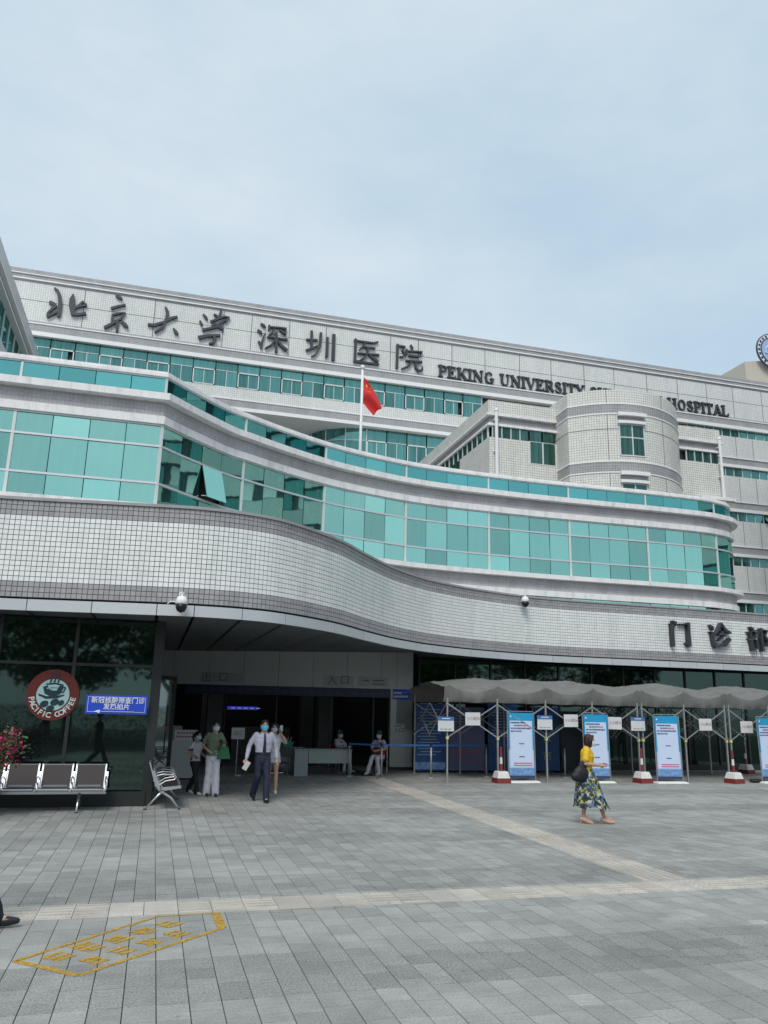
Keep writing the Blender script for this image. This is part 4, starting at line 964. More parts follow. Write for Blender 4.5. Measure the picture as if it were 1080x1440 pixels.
# ================================================================== entrance writing
M_ink = mat('ink', (.03, .03, .035), .6); M_paper = mat('paper', (.62, .63, .64), .7, var=.03); M_grey_ink = mat('grey_ink', (.16, .16, .17), .6)
ES = thing('entrance_lettering', 'faint strips reading exit and entrance on the panels over the doors', 'sign', (4, YW0 - .6, 2.75), worldparts=True)
wrz = math.atan2(wd.y, wd.x)
def wt(px, py):     # point on the entrance wall under a given picture position
    d = ray(px, py); n3 = wn; k = (Vector((XW0, YW0, 0)) - CAMP).dot(n3) / d.dot(n3); return CAMP + d * k
def flat(px0, py0, px1, py1, d, m_, parent, nm):
    a, b = wt(px0, py0), wt(px1, py1); ta, tb = (a - wp(0, 0)).dot(wd), (b - wp(0, 0)).dot(wd); return wallbox(MB(), ta, tb, b.z, a.z, d, d + .006).build(nm, m_, parent)
flat(282, 945, 344, 961, .002, mat('strip_pale', (.45, .46, .46), .5), ES, 'strip'); flat(455, 950, 497, 966, .002, MATS['strip_pale'], ES, 'strip'); flat(503, 951, 546, 966, .002, MATS['strip_pale'], ES, 'strip')
for s_, px, py in (('出', 290, 953), ('口', 314, 953), ('入', 467, 957), ('口', 485, 957)):
    c = wt(px, py) + wn * .012; text_on(s_, .34, c, M_grey_ink, ES, .004, rz=wrz)
for s_, w_ in ((511, 8), (524, 16)): flat(s_, 956, s_ + w_, 958, .009, M_grey_ink, ES, 'small_print')
flat(524, 961, 541, 963, .009, M_grey_ink, ES, 'small_print')
LB = MATS['led_board']
DT = mat('led_text', (.03, .04, .12), .4)
for k in range(22):
    t0 = TO0 + .2 + k * .295
    if k in (7, 12, 17): continue
    wallbox(MB(), t0, t0 + .2, 2.42, 2.47, -.018, -.012).build('display_text', DT, ES); wallbox(MB(), t0 + .06, t0 + .09, 2.40, 2.57, -.018, -.011).build('display_text', DT, ES)
    if k % 2: wallbox(MB(), t0, t0 + .19, 2.52, 2.55, -.018, -.012).build('display_text', DT, ES)
NS = thing('pillar_sign', 'blue notice with white arrow mounted on the grey pillar beside the entrance', 'sign', tuple(wt(564, 985)), worldparts=True)
flat(552.5, 969, 577, 984, .004, M_sb, NS, 'board')
for py, n_ in ((974.5, 4), (979.5, 7)):
    for k in range(n_): flat(554 + 2.9 * k, py - 1.3, 556 + 2.9 * k, py + 1.3, .012, M_sw, NS, 'small_print')
a, b = wt(567, 975) + wn * .014, wt(575, 972) + wn * .014; MB().bar(a, b, .05, .006).build('arrow', M_sw, NS)
NP = thing('pillar_paper', 'white paper reading entrance taped to the grey pillar', 'notice', tuple(wt(561, 1032)), worldparts=True)
flat(552.5, 1018, 568.5, 1032, .004, M_paper, NP, 'sheet'); c = wt(560.5, 1027) + wn * .013; text_on('入口', .17, c, M_ink, NP, .003, rz=wrz); flat(554, 1020, 566, 1021.5, .012, M_grey_ink, NP, 'small_print')
GS = thing('hanging_sign', 'small blue lit sign hanging deep inside the dark lobby', 'sign', (3.3, 33, 2.6), worldparts=True)
M_lit = mat('lit_blue', (.05, .06, .5), .5, emit=.5); a, b = aty(320, 993, 33), aty(362, 998.5, 33); MB().box(a.x, b.x, 33, 33.08, b.z, a.z).build('lit_board', M_lit, GS)
for k in range(5): MB().box(a.x + .15 + .25 * k, a.x + .3 + .25 * k, 32.98, 32.995, b.z + .05, a.z - .05).build('lit_text', mat('lit_white', (.6, .65, .9), .5, emit=.35) if 'lit_white' not in MATS else MATS['lit_white'], GS)
for x_ in (a.x + .2, b.x - .2): MB().bar((x_, 33.04, a.z), (x_, 33.04, 3.95), .02, .02).build('rod', M_dark, GS)

# ================================================================== shelter tents in front of the lobby glass
M_canvas = mat('canvas', (.17, .17, .162), .8, var=.12, scale=3, stain=.25)
M_pole = mat('tent_pole', (.36, .37, .37), .45, metal=.5, var=.08)
M_clip = mat('yellow_clip', (.62, .60, .25), .6)
M_redp = mat('bollard_red', (.20, .028, .026), .55, var=.15, scale=20); M_whp = mat('bollard_white', (.68, .68, .66), .55, var=.12, scale=14)
TYF, TYB = 21.9, 24.9
def tent(label, xs, seed, ends=(True, False)):
    t = thing('canopy_tent', label, 'tent', (xs[0], TYF, 0), group='grey shelter tents', worldparts=True)
    rr = random.Random(seed); ym = (TYF + TYB) / 2; x0, x1 = xs[0] - .12, xs[-1] + .12
    nx, ny = 26 * (len(xs) - 1), 20
    ph = [rr.uniform(0, 6) for _ in range(4)]
    def top(x, y):
        v = (y - (TYF - .1)) / (TYB - TYF + .2)
        f = min(abs(x - q) for q in xs) / ((xs[1] - xs[0]) / 2)          # 0 at a pole, 1 mid bay
        v = min(max(v, 0), 1); ridge = 1 - abs(2 * v - 1) ** 1.25
        end = max(0, min(1.0, (x - x0) / .8, (x1 - x) / .8))
        sag = f * (2 - f)
        hump = math.sin(math.pi * min(1, max(0, (x - x0) / (x1 - x0))))
        z = 2.68 - .19 * sag * (1 - ridge) ** 1.5 + (.22 + .07 * hump - .03 * sag) * ridge * (.45 + .55 * end)
        return z + ridge * .02 * math.sin(4 * x + ph[0] + 3 * y) + .012 * (1 - f) * math.sin(26 * (x + .35 * y) + ph[1]) + .010 * math.sin(19 * y - 6 * x + ph[2]) * ridge
    mb = MB(); vs = []; va = []
    for i in range(nx + 1):
        x = x0 + (x1 - x0) * i / nx
        f = min(abs(x - q) for q in xs) / ((xs[1] - xs[0]) / 2)
        hang = 2.22 - .02 * f + .010 * math.sin(7 * x + ph[2])
        zf = top(x, TYF - .1)
        va += [(x, TYF + .02 - .10 * f + .035 * math.sin(15 * x + ph[3]) * f, hang), (x, TYF - .07 - .08 * f, (hang + zf) / 2 - .02 * f), (x, TYF - .102, zf + .004)]
        for j in range(ny + 1):
            y = TYF - .1 + (TYB - TYF + .2) * j / ny; vs.append((x, y, top(x, y)))
        vs += [(x, TYB + .12, 2.4), (x, TYB + .13, 2.21)]
    R = ny + 3
    mb.add(vs, [(i * R + j, (i + 1) * R + j, (i + 1) * R + j + 1, i * R + j + 1) for i in range(nx) for j in range(R - 1)])
    MB().add(va, [(i * 3 + j, (i + 1) * 3 + j, (i + 1) * 3 + j + 1, i * 3 + j + 1) for i in range(nx) for j in range(2)]).build('valance', M_canvas, t, smooth=True, recalc=False)
    mb.build('canopy', M_canvas, t, smooth=True, recalc=False)
    for y in (TYF, TYB):
        for k, x in enumerate(xs):
            p = MB().box(x - .022, x + .022, y - .022, y + .022, 0.01, 2.45).build('pole', M_pole, t)
            MB().box(x - .06, x + .06, y - .06, y + .06, 0, .02).build('foot_plate', M_pole, p)
            MB().box(x - .035, x + .035, y - .035, y + .035, 1.17, 1.25).build('slider', M_clip if y == TYF else M_pole, p)
        for k in range(len(xs) - 1):
            a, b = xs[k], xs[k + 1]
            MB().bar((a, y - .03, 2.16), (b, y - .03, 1.22), .018, .032).build('scissor_brace', M_pole, t); MB().bar((a, y + .0, 1.22), (b, y + .0, 2.16), .018, .032).build('scissor_brace', M_pole, t)
    for x in (xs[0], xs[-1]):
        h = (TYB - TYF) / 2
        for s_ in (0, 1):
            ya, yb = TYF + h * s_, TYF + h * (s_ + 1)
            MB().bar((x - .03, ya, 2.16), (x - .03, yb, 1.22), .018, .032).build('scissor_brace', M_pole, t); MB().bar((x, ya, 1.22), (x, yb, 2.16), .018, .032).build('scissor_brace', M_pole, t)
    return t
tent('long grey canvas tent nearest the entrance pillar', [8.1 + 1.55 * k for k in range(5)], 1)
tent('grey canvas tent between the long tent and the rightmost one', [14.46 + 1.5 * k for k in range(3)], 2)
tent('grey canvas tent cut off by the right edge', [17.62 + 1.5 * k for k in range(3)], 3)

# papers and small boards tied to the tent frames
M_pinkink = mat('pink_ink', (.42, .24, .24), .7)
papers = [(665, 1011, 'between the two leftmost front poles'), (803, 1013.5, 'left of the second banner stand'), (864.5, 1017, 'right of the second banner stand'), (992, 1019, 'right of the third banner stand'), (1050, 1022.5, 'left of the rightmost banner stand')]
for px, py, where in papers:
    c = aty(px, py, TYF - .07)
    t = thing('paper_notice', 'white mind-your-head paper on a tent brace ' + where, 'notice', (c.x, c.y, c.z - .18), group='white papers on the tent braces')
    MB().box(-.23, .23, -.004, .0, 0, .36).build('sheet', M_paper, t).rotation_euler = (0, random.uniform(-.03, .03), 0)
    text_on('小心碰头', .105, (.01, -.009, .19), M_pinkink, t, .003); MB().box(-.03, .03, 0, .05, .15, .2).build('tie', M_pole, t)
for px, py, where in ((627, 1018.5, 'on the leftmost front pole'), (766, 1016.5, 'on a pole right of the first banner stand'), (897, 1018.5, 'on the pole left of the third banner stand')):
    c = aty(px, py, TYF - .06)
    t = thing('small_notice_board', 'small white board with blue heading ' + where, 'notice', (c.x, c.y, c.z - .19), group='small boards on the tent poles')
    MB().box(-.24, .24, -.012, .0, 0, .40).build('board', M_paper, t); MB().box(-.24, .24, -.018, -.0125, .295, .40).build('heading', mat('heading_blue', (.05, .16, .42), .5) if 'heading_blue' not in MATS else MATS['heading_blue'], t)
    for k in range(3): MB().box(-.17 + .12 * k, -.08 + .12 * k, -.017, -.0125, .05, .065).build('caption', M_grey_ink, t)
    MB().box(-.12, .12, -.022, -.0185, .34, .36).build('heading_text', M_sw, t); MB().box(-.03, .03, 0, .035, .15, .25).build('clamp', M_pole, t)

# ---- banner stands
M_bblue = mat('banner_blue', (.015, .30, .56), .5, var=.1, scale=2); M_bpale = mat('banner_pale', (.40, .55, .76), .5, var=.04); M_bwht = mat('banner_panel', (.56, .66, .84), .5); M_binkd = mat('banner_ink', (.05, .06, .16), .6); M_binkr = mat('banner_red', (.55, .12, .18), .6)
M_bcity = mat('banner_city', (.16, .30, .55), .5, var=.4, scale=9); M_bnavy = mat('banner_navy', (.03, .05, .12), .5)
def banner():
    t = thing('banner_stand', '', '', (0, 0, 0))
    mb = MB(); w_, h_ = .43, 1.98
    mb.tube([(-w_, .02, .04), (-w_, .06, h_ - .04), (-w_ + .04, .06, h_), (w_ - .04, .06, h_), (w_, .06, h_ - .04), (w_, .02, .04)], .013, 6); mb.build('frame', M_pole, t)
    MB().add([(-.52, -.16, 0), (.52, -.16, 0), (.52, .18, 0), (-.52, .18, 0), (-.46, -.1, .05), (.46, -.1, .05), (.46, .12, .05), (-.46, .12, .05)], [(0, 1, 2, 3), (7, 6, 5, 4), (0, 4, 5, 1), (1, 5, 6, 2), (2, 6, 7, 3), (3, 7, 4, 0)]).build('base', M_whp, t)
    def sh(x0, x1, z0, z1, d, m_, nm, par=t):
        f = lambda z: .02 + .04 * z / h_
        return MB().add([(x0, f(z0) - d, z0), (x1, f(z0) - d, z0), (x1, f(z1) - d, z1), (x0, f(z1) - d, z1), (x0, f(z0) - d + .004, z0), (x1, f(z0) - d + .004, z0), (x1, f(z1) - d + .004, z1), (x0, f(z1) - d + .004, z1)],
                        [(0, 1, 2, 3), (7, 6, 5, 4), (0, 4, 5, 1), (1, 5, 6, 2), (2, 6, 7, 3), (3, 7, 4, 0)]).build(nm, m_, par)
    cl_ = sh(-.40, .40, .12, 1.94, .008, M_bpale, 'banner_cloth')
    sh(-.40, .40, 1.72, 1.94, .012, M_bblue, 'heading', cl_); sh(-.40, .40, .12, .19, .012, M_bnavy, 'foot_strip', cl_); sh(-.395, .395, .192, .40, .012, M_bcity, 'skyline', cl_)
    for s_ in (-1, 1): sh(min(.40 * s_, .36 * s_), max(.40 * s_, .36 * s_), .9, 1.72, .012, M_bblue, 'side_strip', cl_)
    sh(-.355, .355, .42, 1.71, .012, M_bwht, 'panel', cl_)
    rr = random.Random(5)
    for z, n_, x0 in ((1.66, 12, -.33), (1.58, 12, -.22), (1.50, 16, -.33), (1.42, 9, -.33)):
        for k in range(n_):
            sh(x0 + .04 * k, x0 + .04 * k + rr.uniform(.022, .034), z - .02, z + .02, .017, M_binkr if (z == 1.58 and k > 6) else M_binkd, 'print', cl_)
    for z in (1.07, .71, .50): 
        if z > .6: sh(-.08, .09, z - .012, z + .012, .017, M_binkd, 'caption', cl_)
    for z, x0 in ((.53, -.26), (.47, -.26)): sh(x0, .33, z - .014, z + .014, .017, M_binkr, 'red_line', cl_)
    text_on('★', .09, (-.33, .034, 1.83), M_sw, cl_, .004, name='badge')
    return t
proto = banner()
for i, (px, py, rz, lb) in enumerate(((735, 1100.5, .02, 'blue and white banner stand left of the woman in yellow'), (842, 1101, .03, 'blue and white banner stand just behind the woman in yellow'), (943.5, 1101.5, -.05, 'blue and white banner stand between the two right-hand bollards'), (1088, 1101, .1, 'blue and white banner stand cut by the right picture edge'))):
    t = proto if i == 0 else copy_tree(proto)
    g = atz(px, py); t.location = (g.x, g.y, 0.001); t.rotation_euler = (0, 0, rz); tag(t, lb, 'banner', 'banner stands along the tents')
MB_ = MB().ball((0, 0, .05), .22, .14, .06); o = MB_.build('sandbag', M_black, None, smooth=True); g = atz(1072, 1101); o.location = (g.x - .15, g.y + .1, .005); tag(o, 'black sandbag on the paving beside the rightmost banner stand', 'sandbag')

# ---- red and white bollards with block bases
def bollard():
    t = thing('traffic_bollard', '', '', (0, 0, 0))
    MB().loft([(0, 0, 0, .30, .30), (0, 0, .14, .285, .285)], n=4).build('lower_block', M_redp, t).rotation_euler = (0, 0, math.pi / 4)
    MB().loft([(0, 0, .14, .27, .27), (0, 0, .30, .21, .21), (0, 0, .32, .18, .18)], n=4).build('upper_block', M_whp, t).rotation_euler = (0, 0, math.pi / 4)
    for k, (z0, z1) in enumerate(((.30, .52), (.52, .70), (.70, .95))): MB().loft([(0, 0, z0, .045 - .004 * k, .045 - .004 * k), (0, 0, z1, .041 - .004 * k, .041 - .004 * k)], n=12).build('post_band', M_whp if k == 1 else M_redp, t)
    MB().ball((0, 0, .95), .035).build('cap', M_redp, t); return t
pb_ = bollard()
for i, (px, py, lb) in enumerate(((705, 1101, 'red and white bollard left of the first banner stand'), (904, 1101, 'red and white bollard between the second and third banner stands'), (1033, 1101.5, 'red and white bollard right of the third banner stand'), (1050, 1088, 'red and white bollard set back in shadow under the right tent'))):
    t = pb_ if i == 0 else copy_tree(pb_); g = atz(px, py); t.location = (g.x, g.y, 0); t.rotation_euler = (0, 0, .1 * i); tag(t, lb, 'bollard', 'red and white block bollards')

# ---- belt barrier posts
M_belt = mat('belt_blue', (.03, .12, .36), .6)
STP = [(490, 1092, 'before the desk'), (536, 1094.5, 'before the seated worker'), (606, 1094, 'left of the long tent'), (684, 1092.5, 'inside the long tent'), (795, 1093.5, 'under the tent behind the woman in yellow')]
sps = []
for px, py, wh in STP:
    g = atz(px, py)
    t = thing('barrier_post', 'steel belt barrier post standing ' + wh, 'barrier', (g.x, g.y, 0), group='belt barrier posts', worldparts=True)
    MB().loft([(g.x, g.y, 0, .16, .16), (g.x, g.y, .02, .155, .155), (g.x, g.y, .04, .05, .05)], n=18).build('base', M_pole, t, smooth=False)
    MB().tube([(g.x, g.y, .03), (g.x, g.y, .90)], .028, 10).build('post', M_pole, t, smooth=True); MB().tube([(g.x, g.y, .88), (g.x, g.y, .97)], .038, 10).build('belt_head', M_dark, t); sps.append((g, t))
for a, b in ((1, 2), (2, 3)):
    p, q = sps[a][0], sps[b][0]; MB().bar((p.x, p.y, .93), (q.x, q.y, .93), .006, .05).build('belt', M_belt, sps[a][1])
p = sps[0][0]; q = sps[1][0]; MB().bar((p.x, p.y, .93), (q.x, q.y, .93), .006, .05).build('belt', M_belt, sps[0][1])

# ---- display boards standing against the lobby glass
M_pnavy = mat('board_blue', (.018, .085, .26), .4, var=.2, scale=2); M_ppurple = mat('board_purple', (.12, .13, .26), .4); M_pblack = mat('board_black', (.02, .025, .035), .4); M_pred = mat('board_red_text', (.40, .10, .13), .6); M_pyel = mat('board_yellow_text', (.45, .40, .10), .6); M_ptxt = mat('board_white_text', (.30, .36, .46), .6)
def board(px0, px1, py0, Yb, m_, lb, rows, tm, foot=None):
    a, b = aty(px0, py0, Yb), aty(px1, py0, Yb); rr = random.Random(int(px0))
    t = thing('display_board', lb, 'board', ((a.x + b.x) / 2, Yb, 0), group='tall boards at the back of the tents', worldparts=True)
    MB().box(a.x, b.x, Yb, Yb + .04, .06, a.z).build('panel', m_, t)
    for x in (a.x + .1, b.x - .1): MB().box(x - .03, x + .03, Yb - .2, Yb + .3, 0, .06).build('foot', M_dark, t)
    for k in range(rows):
        z = a.z - .18 - k * .095; x0 = a.x + .12 + rr.choice((0, 0, .1)); n_ = int((b.x - .12 - x0) / .07 * rr.uniform(.6, 1))
        MB().box(x0, x0 + .07 * n_, Yb - .006, Yb - .001, z - .018, z + .012).build('text_line', tm, t)
    return t, a, b
t, a, b = board(583, 627, 989, 25.3, M_pnavy, 'deep blue text board beside the grey pillar under the tent end', 16, M_ptxt); MB().box(a.x + .02, b.x - .02, 25.29, 25.299, .1, .32).build('skyline', M_bcity, t)
t, a, b = board(632, 681, 994, 25.3, M_ppurple, 'dusky violet board with red letters behind the leftmost tent pole', 4, M_ptxt); text_on('请您止步', .26, ((a.x + b.x) / 2, 25.293, .62), M_pred, t, .004); MB().box(a.x + .1, b.x - .1, 25.29, 25.298, .36, .38).build('red_line', M_pred, t)
t, a, b = board(686, 728, 990, 25.3, M_pnavy, 'deep blue board between the violet board and the first banner stand', 10, M_ptxt)
t, a, b = board(750, 785, 994, 25.3, M_pnavy, 'dark blue board with a column of yellow characters', 0, M_ptxt)
for k, c_ in enumerate('创城市'): text_on(c_, .34, ((a.x + b.x) / 2, 25.293, 1.75 - .62 * k), M_pyel, t, .004)
t, a, b = board(788, 826, 1000, 25.3, M_pblack, 'near black board behind the woman in yellow', 3, M_ptxt)

# ================================================================== benches
M_brown = mat('seat_leather', (.026, .019, .022), .6, var=.1, scale=20); M_chrome = mat('seat_steel', (.62, .63, .66), .28, metal=.85)
def bench(n, label, loc, rz):
    t = thing('waiting_bench', label, 'bench', loc, rz, group='steel waiting benches'); P_ = .605; x0 = -P_ * n / 2
    MB().bar((x0 - .02, .05, .34), (-x0 + .02, .05, .34), .06, .05).build('beam', M_chrome, t)
    for k in range(n):
        xa, xb = x0 + P_ * k + .035, x0 + P_ * (k + 1) - .035
        # seat: padded top on a steel pan with rolled front edge
        pan = MB(); pr = [(-.29, .40), (-.31, .425), (-.29, .445), (0, .415), (.17, .405), (.17, .39), (0, .395)]
        pan.prism([(y, z) for y, z in pr], lambda u, v, d: (d, u, v), xa, xb); st_ = pan.build('seat', M_chrome, t)
        MB().prism([(-.25, .445), (-.24, .462), (0, .440), (.15, .432), (.15, .41), (0, .418)], lambda u, v, d: (d, u, v), xa + .03, xb - .03).build('pad', M_brown, st_)
        bk = MB(); f = lambda z: .17 + (z - .42) * .34
        for z0, z1 in ((.43, .46), (.84, .87)): bk.bar((xa, f((z0 + z1) / 2), (z0 + z1) / 2), (xb, f((z0 + z1) / 2), (z0 + z1) / 2), .03, .03)
        for x in (xa, xb): bk.bar((x, f(.42), .42), (x, f(.87), .87), .025, .03, up=(1, 0, 0))
        br_ = bk.build('backrest', M_chrome, t)
        MB().add([(xa + .015, f(.45) - .02, .45), (xb - .015, f(.45) - .02, .45), (xb - .015, f(.855) - .02, .855), (xa + .015, f(.855) - .02, .855), (xa + .015, f(.45) + .012, .45), (xb - .015, f(.45) + .012, .45), (xb - .015, f(.855) + .012, .855), (xa + .015, f(.855) + .012, .855)],
                 [(0, 1, 2, 3), (7, 6, 5, 4), (0, 4, 5, 1), (1, 5, 6, 2), (2, 6, 7, 3), (3, 7, 4, 0)]).build('back_pad', M_brown, br_)
        MB().bar((xa + .06, f(.45) - .035, .465), (xb - .06, f(.45) - .035, .465), .05, .03).build('lumbar_rail', M_chrome, br_)
    for k in range(n + 1):
        x = x0 + P_ * k
        MB().tube([(x, .22, .52), (x, .16, .63), (x, .05, .655), (x, -.14, .64), (x, -.2, .60), (x, -.16, .555), (x, .0, .53), (x, .12, .45)], .014, 6).build('armrest', M_chrome, t)
        sp = MB(); sp.bar((x, .25, .72), (x, .10, .36), .04, .05, up=(0, 1, 0)); sp.bar((x, .1, .36), (x, -.30, .42), .04, .04); sp.bar((x, .21, .60), (x, .02, .38), .02, .02); sp.build('side_frame', M_chrome, t)
    for x in ((x0 + .05, -x0 - .05) if n < 4 else (x0 + P_ * .75, -x0 - P_ * .75)):
        lg = MB(); lg.tube([(x, -.30, .015), (x, -.12, .22), (x, .05, .33), (x, .16, .22), (x, .34, .015)], [.018, .022, .035, .022, .018], 8); lg.build('leg', M_chrome, t, smooth=True)
        for y in (-.3, .34): MB().loft([(x, y, 0, .03, .03), (x, y, .02, .025, .025)], n=10).build('foot', M_dark, t)
    return t
g = atz(151, 1117.8, .40); bench(5, 'row of brown padded seats with steel frames facing out before the shop glass', (g.x - .605 * 2.5 - .10, 16.62, 0), 0).scale = (1, 1, .94)
g = atz(228, 1139.5); bench(3, 'steel waiting bench seen end-on at the corner of the entrance', (g.x + .02, g.y + .94, 0), math.pi / 2)

# ================================================================== entrance furniture
M_desk = mat('desk_grey', (.30, .35, .35), .45, var=.03)
def desk(label, loc, L_, ped):
    t = thing('desk', label, 'desk', loc, group='grey reception desks')
    MB().box(0, L_, 0, .65, .73, .76).build('top', M_desk, t, bevel=.004)
    MB().box(.02, .42, .03, .62, 0, .73).build('pedestal', M_desk, t) if ped else MB().box(.02, .06, .03, .62, 0, .73).build('leg_panel', M_desk, t)
    MB().box(.44 if ped else .065, L_ - .045, .03, .06, .36 if ped else .2, .728).build('modesty_panel', M_desk, t); MB().box(L_ - .04, L_ - .01, .03, .62, 0, .729).build('leg_panel', M_desk, t); return t
g = atz(412.5, 1091.5); h_ = atz(486, 1090); desk('pale grey desk with an end pedestal in front of the open entrance', (g.x, g.y, 0), h_.x - g.x + .1, True)
g2 = atz(398, 1085); desk('pale grey desk set behind the pedestal desk, half hidden by the folding chair', (g2.x - .75, g.y + .75, 0), 1.25, False)
q_ = aty(408, 1050, g.y + .95)
t = thing('basket', 'green plastic basket holding pens on the rear desk', 'basket', (q_.x - .12, g.y + 1.0, .765))
MB().loft([(0, 0, 0, .20, .13), (0, 0, .15, .24, .16), (0, 0, .16, .25, .17)], n=12).build('tub', mat('basket_green', (.03, .22, .15), .5), t)
for k in range(4): MB().tube([(-.12 + .07 * k, 0, .1), (-.16 + .11 * k, .02, .30)], .008, 5).build('pen', M_sw, t)
# folding chair
g3 = atz(390, 1096)
t = thing('folding_chair', 'dark folding chair with thin steel legs beside the desks', 'chair', (g3.x + .05, g3.y, 0), math.radians(200))
MB().box(-.2, .2, -.2, .18, .43, .46).build('seat', M_brown, t, bevel=.01); MB().box(-.19, .19, .2, .23, .62, .86).build('backrest', M_brown, t, bevel=.008)
for x in (-.2, .2):
    MB().tube([(x, -.24, .01), (x, .22, .88)], .012, 6).build('leg', M_chrome, t); MB().tube([(x, .24, .01), (x, -.15, .44)], .012, 6).build('leg', M_chrome, t)
MB().tube([(-.2, -.16, .16), (.2, -.16, .16)], .01, 6).build('stretcher', M_chrome, t)
# white counter panel beside the door with a red printed sheet
g4 = atz(243, 1097); g5 = atz(271, 1096)
t = thing('white_counter', 'white counter with a red-lettered sheet behind the open glass door', 'counter', (g4.x - .3, g4.y, 0)); W4 = g5.x - g4.x + .35
MB().box(0, W4, 0, .6, .05, 1.0).build('body', mat('counter_white', (.50, .52, .52), .45), t); MB().box(-.02, W4 + .02, -.02, .62, 1.0, 1.04).build('top', M_panel, t); MB().box(.02, W4 - .02, .02, .55, 0, .05).build('kick', M_dark, t)
MB().box(.25, W4 - .02, -.03, -.022, 1.03, 1.30).build('sign_sheet', M_paper, t)
for z, x0 in ((1.22, .32), (1.12, .30)):
    for k in range(6): MB().box(x0 + .075 * k, x0 + .075 * k + .05, -.036, -.0305, z - .022, z + .022).build('print', M_pred, t)
# standing sign board deep in the doorway
g6 = atz(331, 1091)
t = thing('floor_sign', 'small grey sign board on a thin steel stand inside the doorway', 'sign', (g6.x, g6.y, 0))
MB().loft([(0, 0, 0, .17, .12), (0, 0, .02, .16, .11)], n=16).build('base', M_chrome, t); MB().tube([(.0, 0, .02), (.0, 0, 1.05)], .014, 8).build('stem', M_chrome, t); MB().box(-.19, .19, -.02, 0, 1.02, 1.34).build('board', M_paper, t)
text_on('出口', .13, (0, -.024, 1.18), M_grey_ink, t, .003)
# open glass door leaf with long pull handle
DY = 21.9; a, b = aty(214, 950, DY), aty(249.5, 952, DY)
t = thing('glass_door', 'open glass door with black frame and long pull handle at the entrance', 'door', (a.x, DY, 0)); Wd = b.x - a.x; Hd = a.z
m_dg = bpy.data.materials.new('door_glass'); m_dg.use_nodes = True; MATS['door_glass'] = m_dg
_n = m_dg.node_tree; _n.nodes.clear(); _o = _n.nodes.new('ShaderNodeOutputMaterial'); _t = _n.nodes.new('ShaderNodeBsdfTransparent'); _g = _n.nodes.new('ShaderNodeBsdfGlossy'); _x = _n.nodes.new('ShaderNodeMixShader')
_t.inputs[0].default_value = (.80, .86, .85, 1); _g.inputs['Color'].default_value = (.8, .9, .88, 1); _g.inputs['Roughness'].default_value = .03; _x.inputs[0].default_value = .16
_n.links.new(_t.outputs[0], _x.inputs[1]); _n.links.new(_g.outputs[0], _x.inputs[2]); _n.links.new(_x.outputs[0], _o.inputs[0])
fr = MB(); fr.box(0, .07, -.03, .03, .02, Hd); fr.box(Wd - .10, Wd, -.03, .03, .02, Hd); fr.box(.07, Wd - .10, -.03, .03, Hd - .09, Hd); fr.box(.07, Wd - .10, -.03, .03, .02, .12); fr.build('frame', M_dark, t)
MB().box(.07, Wd - .10, -.006, .006, .12, Hd - .09).build('pane', m_dg, t)
h2 = MB(); h2.bar((Wd - .19, -.09, .72), (Wd - .19, -.09, 1.95), .035, .035); 
for z in (.78, 1.88): h2.bar((Wd - .19, -.09, z), (Wd - .08, -.03, z), .025, .025)
hd = h2.build('pull_handle', M_dark, t); MB().box(Wd - .22, Wd - .16, -.115, -.108, 1.28, 1.42).build('red_sticker', M_pred, hd)

# ================================================================== bougainvillea at the left edge
M_leafb = mat('leaf_green', (.055, .12, .03), .6, objvar=.3); M_pink = mat('blossom_pink', (.55, .03, .16), .6, objvar=.3); M_pot = mat('pot_clay', (.20, .11, .08), .8, var=.1); M_twig = mat('twig', (.10, .07, .05), .9)
bp = thing('flowering_shrub', 'pink flowering shrub in a pot at the left edge by the seats', 'shrub', (-2.88, 15.75, 0))
MB().loft([(0, 0, 0, .2, .2), (0, 0, .38, .28, .28), (0, 0, .40, .30, .30), (0, 0, .43, .30, .30), (0, 0, .43, .26, .26), (0, 0, .36, .25, .25)], n=20).build('pot', M_pot, bp, smooth=False)
rb = random.Random(21); lv, bl_, tw_ = MB(), MB(), MB()
def leafq(mb, c, s_, rr):
    a = Euler((rr.uniform(-1.2, 1.2), rr.uniform(-1.2, 1.2), rr.uniform(0, 6.3))).to_matrix(); c = Vector(c)
    mb.add([c + a @ Vector(q) for q in ((0, -s_, 0), (s_ * .55, 0, .12 * s_), (0, s_, 0), (-s_ * .55, 0, .12 * s_))], [(0, 1, 2, 3)])
for k in range(34):
    a = rb.uniform(-1.3, 1.6) if k % 3 else rb.uniform(0, 6.28); rch = rb.uniform(.35, .85); hh = rb.uniform(1.05, 1.75); pts = []
    for j in range(7):
        u = j / 6; pts.append(Vector((math.cos(a) * rch * u ** 1.2, math.sin(a) * rch * .55 * u ** 1.2 - .05 * u, .4 + (hh - .4) * (1.25 * u - .42 * u * u * u * rb.uniform(.6, 1.5)))))
    tw_.tube(pts, [.012 - .0014 * j for j in range(7)], 5)
    for j in range(1, 7):
        for q in range(13):
            p = pts[j - 1].lerp(pts[j], rb.random()) + Vector((rb.gauss(0, .06), rb.gauss(0, .06), rb.gauss(0, .05)))
            if j >= 4 and rb.random() < (.7 if k % 2 else .3): leafq(bl_, p, rb.uniform(.024, .042), rb)
            else: leafq(lv, p, rb.uniform(.025, .045), rb)
tw_.build('stems', M_twig, bp); stuff(lv.build('foliage', M_leafb, bp, recalc=False)); stuff(bl_.build('blossom', M_pink, bp, recalc=False))

from mathutils import noise as mnoise
